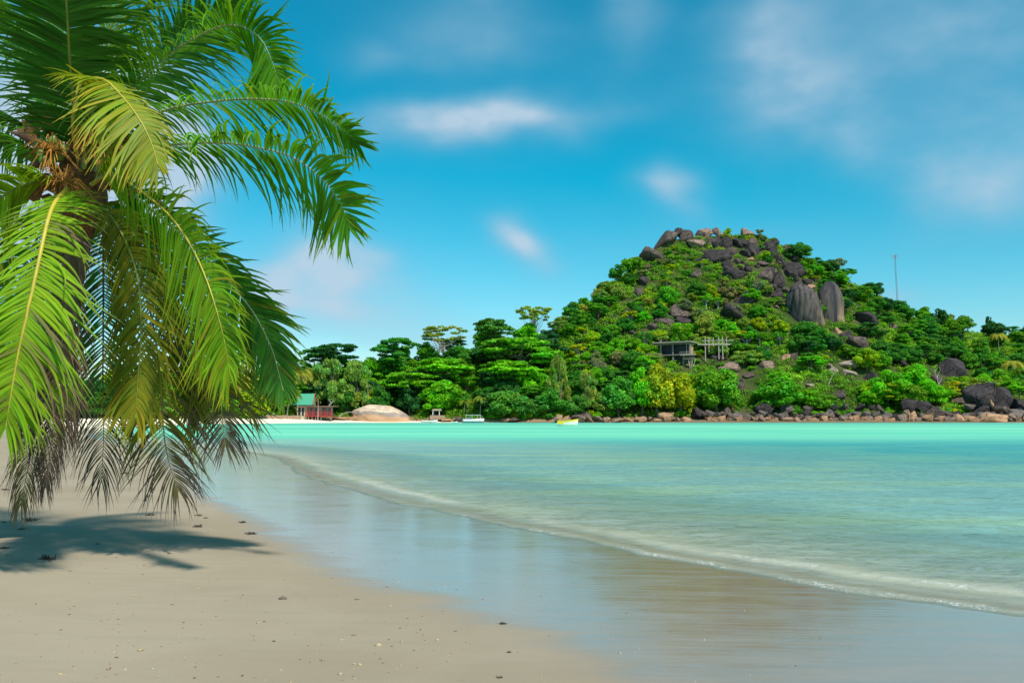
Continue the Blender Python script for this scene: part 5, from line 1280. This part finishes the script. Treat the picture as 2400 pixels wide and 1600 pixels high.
# canopied boat
co = onz(1110, 989.9); Yc = 376; co = np.array([(1110 - 1200) / F * Yc, Yc, -0.1]); scb = mpp(Yc); Lc = 50 * scb
cb = empty('canopied_boat', tuple(co), R(-4)); tag(cb, 'white motor boat with a flat canopy and outboard engines moored by the shore', 'boat')
hull('hull', Lc, 2.6, 1.6, M_WHITE, cb, 0.2); strip('rub_rail', M_MOTOR, Lc, 2.6, 0.12, 0.34, cb, grow=0.99)
zc = 3.4; bm_box('canopy', M_WHITE, cb, -Lc * .36, Lc * .36, -1.25, 1.25, zc, zc + 0.14)
m = MB()
for xx in (-Lc * .33, -Lc * .05, Lc * .2, Lc * .33):
    for yy in (-1.15, 1.15): m.tube([(xx, yy, 1.2), (xx, yy, zc)], 0.05, 6)
m.build('canopy_post', M_WHITE, cb)
for yy in (-.45, .45):
    mo = bm_box('outboard_motor', M_MOTOR, cb, -Lc / 2 - .75, -Lc / 2 - .1, yy - .22, yy + .22, 0.9, 1.9); q = MB(); q.box(-Lc / 2 - .5, -Lc / 2 - .3, yy - .1, yy + .1, -.2, .9); q.build('leg', M_MOTOR, mo)
bm_box('cabin', simple('blue_cushion', (0.08, 0.16, 0.35), 0.6, 0.1, 2), cb, -Lc * .28, -Lc * .12, -.8, .8, 1.1, 2.3); bm_box('seat', M_PALE, cb, -Lc * .02, Lc * .14, -.9, .9, 1.1, 1.7)
for (px, wpx, Yq, lab, zz_) in [(1007, 40, 380, 'long white canoe on the sand under the thatched shelter', 0.15), (1066, 14, 372, 'tiny white dinghy afloat left of the canopied boat', -0.1), (625, 40, 366, 'long pale canoe lying on the stone wall terrace', 2.9)]:
    lq = wpx * mpp(Yq); rt = empty('canoe', ((px - 1200) / F * Yq, Yq, zz_), R(random.uniform(-8, 8))); tag(rt, lab, 'canoe'); hull('hull', lq, lq * .16 + .3, 0.75 if lq > 4 else .5, M_WHITE, rt, 0.35); bm_box('seat', M_PALE, rt, -.2, .2, -.35, .35, .45, .5)
M_REDB = simple('red_hull_paint', (0.60, 0.035, 0.03), 0.4, 0.1, 1)
for (px, py, wpx, lab) in [(306, 993, 34, 'red boat drawn up at the water between the left hanging fronds'), (262, 984, 22, 'small red boat higher on the sand behind the dark hanging frond')]:
    p = onz(px, py, 0.5); lq = wpx * mpp(p[1]); rt = empty('rowing_boat', (p[0], p[1], float(ground_h(p[0], p[1], shore_d(p[0], p[1]))) - 0.05), R(10)); tag(rt, lab, 'boat'); hull('hull', lq, 1.2, 0.6, M_REDB, rt); bm_box('seat', M_PALE, rt, -.2, .2, -.45, .45, .4, .46)

# thatched shelter
Yt = 389; to = at(1024, 971, Yt); st_ = mpp(Yt); th = empty('thatched_shelter', tuple(to)); tag(th, 'small thatched shelter on white posts in the tree shade behind the white canoe', 'shelter')
m = MB(); hw = 12 * st_; zt_ = 13 * st_
m.add([(-hw, -1.6, zt_ - .8), (hw, -1.6, zt_ - .8), (hw, 1.6, zt_ - .8), (-hw, 1.6, zt_ - .8), (-hw * .7, 0, zt_), (hw * .7, 0, zt_)], [(0, 1, 5, 4), (1, 2, 5), (2, 3, 4, 5), (3, 0, 4), (0, 3, 2, 1)])
m.build('thatched_roof', simple('thatch', (0.42, 0.34, 0.24), 0.95, 0.2, 6), th)
for xx in (-hw * .75, hw * .5):
    for yy in (-1.2, 1.2): bm_box('post', M_WHITE, th, xx - .12, xx + .12, yy - .12, yy + .12, -.6, zt_ - .8)
bm_box('platform', M_RUB, th, -hw * 1.3, hw * 1.6, -1.9, 2.2, -2.2, -.35)

# people (tiny): swimmers and passengers
M_SKIN = simple('skin', (0.42, 0.22, 0.14), 0.6, 0.05, 5)
def person(pos, sit, label, rz=0, shirt=None):
    rt = empty('person', pos, rz); tag(rt, label, 'person')
    if sit: J = [(0, 0, 0.1), (0, 0, 0.32), (0, 0, 0.52), (0, 0, 0.60), (0, .01, 0.72), (0, 0.01, .82), (.19, 0, .50), (.27, .1, .28), (.2, .26, .16), (-.19, 0, .50), (-.27, .1, .28), (-.2, .26, .16), (.1, .4, .12), (.1, .44, -.3), (.1, .58, -.34), (-.1, .4, .12), (-.1, .44, -.3), (-.1, .58, -.34)]
    else: J = [(0, 0, -.6), (0, 0, -.25), (0, 0, 0), (0, 0, .09), (0, .01, .2), (0, .01, .3), (.19, 0, -.02), (.34, .16, -.14), (.36, .4, -.1), (-.19, 0, -.02), (-.34, .16, -.14), (-.36, .4, -.1), (.1, -.1, -1.0), (.1, -.2, -1.3), (.1, -.25, -1.4), (-.1, -.1, -1.0), (-.1, -.2, -1.3), (-.1, -.25, -1.4)]
    E = [(0, 1), (1, 2), (2, 3), (3, 4), (4, 5), (2, 6), (6, 7), (7, 8), (2, 9), (9, 10), (10, 11), (0, 12), (12, 13), (13, 14), (0, 15), (15, 16), (16, 17)]
    rd = [.14, .13, .15, .055, .09, .08, .06, .045, .03, .06, .045, .03, .085, .06, .04, .085, .06, .04]
    me = bpy.data.meshes.new('body'); me.from_pydata(J, E, []); o = bpy.data.objects.new('body', me); COL.objects.link(o); o.parent = rt; me.materials.append(M_SKIN)
    sk = o.modifiers.new('skin', 'SKIN'); 
    bpy.context.view_layer.objects.active = o
    if not me.skin_vertices: 
        with bpy.context.temp_override(object=o, active_object=o): bpy.ops.mesh.customdata_skin_add()
    for i, q in enumerate(me.skin_vertices[0].data): q.radius = (rd[i], rd[i]); q.use_root = (i == 0)
    sb_ = o.modifiers.new('smooth', 'SUBSURF'); sb_.levels = 1; sb_.render_levels = 1
    hv = ICO3[0][ICO3[0][:, 2] > -2] * np.array([.105, .115, .10]) + np.array([0, -.012, J[5][2] - .0]); mesh('hair', hv, ICO3[1], simple('dark_hair', (0.03, 0.02, 0.015), .7, .1, 3), rt, True)
    return rt
for (px, Yq, lab, rz) in [(1007, 330, 'swimmer in the turquoise water, left one of a pair', .4), (1011, 332, 'swimmer in the turquoise water, right one of a pair', 2.0), (1069, 366, 'bather beside the tiny white dinghy', 1.0)]:
    person(((px - 1200) / F * Yq, Yq, 0.0), False, lab, rz)
person((co[0] + 3.0, co[1] - .6, 1.15), True, 'person sitting in the bow half of the canopied boat', 2.9)
person((co[0] + 1.4, co[1] - .7, 1.65), True, 'person sitting on the middle bench of the canopied boat', 3.3)

# radio mast
mo_ = hit(2104, 702); mo_ = at(2104, 704, 511); root = empty('radio_mast', tuple(mo_)); tag(root, 'tall thin lattice radio mast on the right skyline of the hill', 'mast')
h = at(2100, 598, 511)[2] - mo_[2]; M_STEEL = simple('grey_steel', (0.30, 0.31, 0.33), 0.5, 0.05, 2, metal=0.3)
m = MB(); 
for a in range(3):
    x_, y_ = .45 * math.cos(a * 2.09 + .5), .45 * math.sin(a * 2.09 + .5); m.tube([(x_, y_, -4), (x_ * .8 - .5, y_ * .8, h)], .085, 5)
for i in range(24):
    z0_, z1_ = h * i / 24, h * (i + 1) / 24
    for a in range(3):
        f0, f1 = (1 - .2 * i / 24), (1 - .2 * (i + 1) / 24); o0, o1 = -.5 * i / 24, -.5 * (i + 1) / 24
        m.tube([(.45 * math.cos(a * 2.09 + .5) * f0 + o0, .45 * math.sin(a * 2.09 + .5) * f0, z0_), (.45 * math.cos(a * 2.09 + 2.59) * f1 + o1, .45 * math.sin(a * 2.09 + 2.59) * f1, z1_)], .04, 4)
m.build('lattice', M_STEEL, root)
for (x_, w_) in ((-2.3, .28), (-.9, .22), (.1, .22), (1.35, .28)): bm_box('antenna', M_STEEL, root, x_ - w_ / 2 - .2, x_ + w_ / 2 - .2, -.35, -.1, h - 1.9, h + .3)
m = MB(); m.box(-2.6, 1.4, -.1, .1, h - .15, h + .02); m.box(-2.6, 1.4, -.1, .1, h - 1.75, h - 1.6); m.build('antenna_frame', M_STEEL, root)

# dead trees and logs
M_DEAD = simple('bleached_wood', (0.46, 0.39, 0.32), 0.85, 0.15, 3)
def dead(px, bot, Y, lines, label, rad=.2, mt=M_DEAD):
    o = at(px, bot, Y); s = mpp(Y); root = empty('dead_tree', tuple(o)); tag(root, label, 'dead tree')
    for i, ln in enumerate(lines):
        m = MB(); P3 = smoothpts([((a - px) * s, c_ * 0.6, (bot - b_) * s) for a, b_, c_ in ln], 7)
        m.tube([tuple(q) for q in P3], list(np.linspace(rad if i == 0 else rad * .6, rad * .22, 7)), 6); m.build('trunk' if i == 0 else 'branch', mt, root, True)
dy = hit(2200, 912)[1] - 9
dead(2200, 914, dy, [[(2202, 916, 0), (2199, 895, 0), (2196, 878, 0), (2190, 862, 0)], [(2197, 884, 0), (2204, 868, -1), (2201, 857, -1)], [(2200, 900, 0), (2208, 890, 1), (2213, 878, 1)], [(2195, 876, 0), (2186, 866, 1), (2180, 862, 1)], [(2193, 870, 0), (2198, 860, -1)], [(2190, 866, 0), (2186, 872, 1)]], 'bleached dead tree with forked bare branches low on the right slope', .3)
dy = hit(1945, 900)[1] - 6
dead(1942, 900, dy, [[(1942, 900, 0), (1950, 884, 0), (1958, 868, 0), (1967, 855, 0)], [(1954, 876, 0), (1948, 872, 0), (1944, 868, 0)]], 'leaning bleached dead trunk below the pale rocks', .17)
dead(985, 908, 420, [[(984, 912, 0), (984, 900, 0), (987, 884, 0)], [(985, 902, 0), (988, 896, 0)]], 'pale bare trunk poking out of the bright trees above the whaleback boulder', .28)
dead(1470, 940, 376 + 14, [[(1480, 945, 0), (1472, 930, 0), (1462, 927, 0), (1446, 925, 0)], [(1472, 930, 0), (1466, 940, 1)], [(1474, 930, 0), (1484, 922, -1), (1488, 916, -1)]], 'broken grey dead branches sticking out of the trees above the orange boulders', .22)
dead(712, 962, 384, [[(768, 955, 0), (776, 945, 0), (786, 936, 0)], [(776, 946, 0), (770, 934, 0)]], 'forked pale trunk under the casuarina beside the pavilion deck', .42, M_GREYBARK)
dead(820, 972, 388, [[(795, 976, 0), (812, 966, 0), (832, 967, 0), (846, 972, 0)], [(812, 967, 0), (806, 974, 1)]], 'grey driftwood log lying left of the whaleback boulder', .3, M_GREYBARK)

# ------------------------------------------------------------------ seaweed and small things on the sand
def gz(px, py):
    z_ = 0.2
    for _ in range(6): p = onz(px, py, z_); z_ = float(ground_h(p[0], p[1], shore_d(p[0], p[1])))
    return onz(px, py, z_)
M_WEED = simple('dry_seaweed', (0.085, 0.055, 0.04), 0.9, 0.3, 30, c2=(0.04, 0.028, 0.022))
def weed(px, py, wpx, label, seed):
    p = gz(px, py); W = wpx * mpp(p[1]); r = np.random.default_rng(seed); m = MB()
    for i in range(34):
        a = r.uniform(0, 6.28); x_ = r.normal() * W * .20; y_ = r.normal() * W * .16; L = W * r.uniform(.12, .38); h = abs(r.normal()) * W * .09
        q = [(x_, y_, 0.0), (x_ + math.cos(a) * L * .5, y_ + math.sin(a) * L * .5, h + W * .03), (x_ + math.cos(a) * L, y_ + math.sin(a) * L, h * r.uniform(0, .8))]
        m.tube(q, [W * .022, W * .028, W * .012], 5)
    o = m.build('seaweed_clump', M_WEED, None, True); o.location = p; tag(o, label, 'seaweed'); return o
WD = [(68, 1220, 36, 'dark seaweed strand directly right of the lowest hanging frond tip'), (352, 1207, 20, 'seaweed clump on the sand below the middle hanging frond'), (466, 1208, 18, 'seaweed clump left of a tiny one near the wet sand edge'), (481, 1214, 12, 'tiny flat seaweed scrap beside the clump near the wet edge'),
 (464, 1234, 26, 'mound of seaweed, lower of the two near the wet edge'), (570, 1224, 22, 'spiky seaweed clump on the wet sand border'), (587, 1251, 30, 'largest brown seaweed mound at the wet sand border'), (110, 1310, 46, 'long dark seaweed clump alone in the left foreground'), (52, 1240, 18, 'small twisted seaweed bit in the palm shadow'),
 (229, 1274, 12, 'tiny upright seaweed bit below the palm shadow'), (8, 1285, 22, 'seaweed scrap at the left edge below the palm shadow'), (12, 1148, 18, 'seaweed lump at the left edge above the palm shadow'), (292, 1109, 16, 'dark seaweed bit between the hanging frond tips'), (10, 1224, 14, 'seaweed bit at the left edge inside the palm shadow'),
 (1178, 1461, 22, 'flat grey scrap lying on the wet sand in the centre foreground'), (1193, 1528, 14, 'small spiky black seaweed bit in the centre foreground'), (1170, 1587, 16, 'dark twig at the bottom edge in the centre'), (396, 1297, 9, 'pair of tiny black pebbles of weed in the left foreground'), (130, 1104, 18, 'seaweed shred beside the brown withered frond tip')]
for i, (px, py, wpx, lab) in enumerate(WD): weed(px, py, wpx, lab, 900 + i)
# crumbs: shell and coral bits, far too many to count
r = np.random.default_rng(12); V = []; Fq = []; Cc = []; nb = 0; iv, if_ = icosphere(1)
for i in range(620):
    py = 1120 + (1600 - 1120) * r.random() ** 0.75; px = r.uniform(-40, 1100 if r.random() < .7 else 2000)
    if py < 1240 and px > 520: continue
    p = gz(px, py); d_ = float(shore_d(p[0], p[1]))
    if d_ < 1.0: continue
    sz = abs(r.normal()) * 0.0035 + 0.003
    if r.random() < .05: sz *= 2.0
    v = iv * sz * r.uniform(.5, 1.5, size=(1, 3)) * np.array([[1.3, 1.3, .6]]) * (1 + .3 * r.normal(size=(len(iv), 1)))
    V.append(v + p + np.array([0, 0, sz * .25])); Fq.append(if_ + nb); nb += len(iv)
    c = [(0.50, 0.36, 0.20), (0.44, 0.33, 0.21), (0.16, 0.11, 0.08), (0.30, 0.20, 0.12), (0.48, 0.42, 0.33)][r.choice(5, p=[.3, .2, .2, .2, .1])]
    Cc.append(np.tile([c], (len(iv), 1)))
m, t, out = mat_new('shell_bits'); at_ = t.node('ShaderNodeAttribute', attribute_name='tint').outputs['Color']
p = t.node('ShaderNodeBsdfPrincipled', inp={'Base Color': at_, 'Roughness': 0.8}); t.l.new(p.outputs[0], out.inputs[0])
tag(mesh('shell_and_coral_bits', np.vstack(V), np.vstack(Fq), m, col=np.vstack(Cc)), 'tiny shell, coral and weed bits scattered over the sand', 'beach debris', kind='stuff')
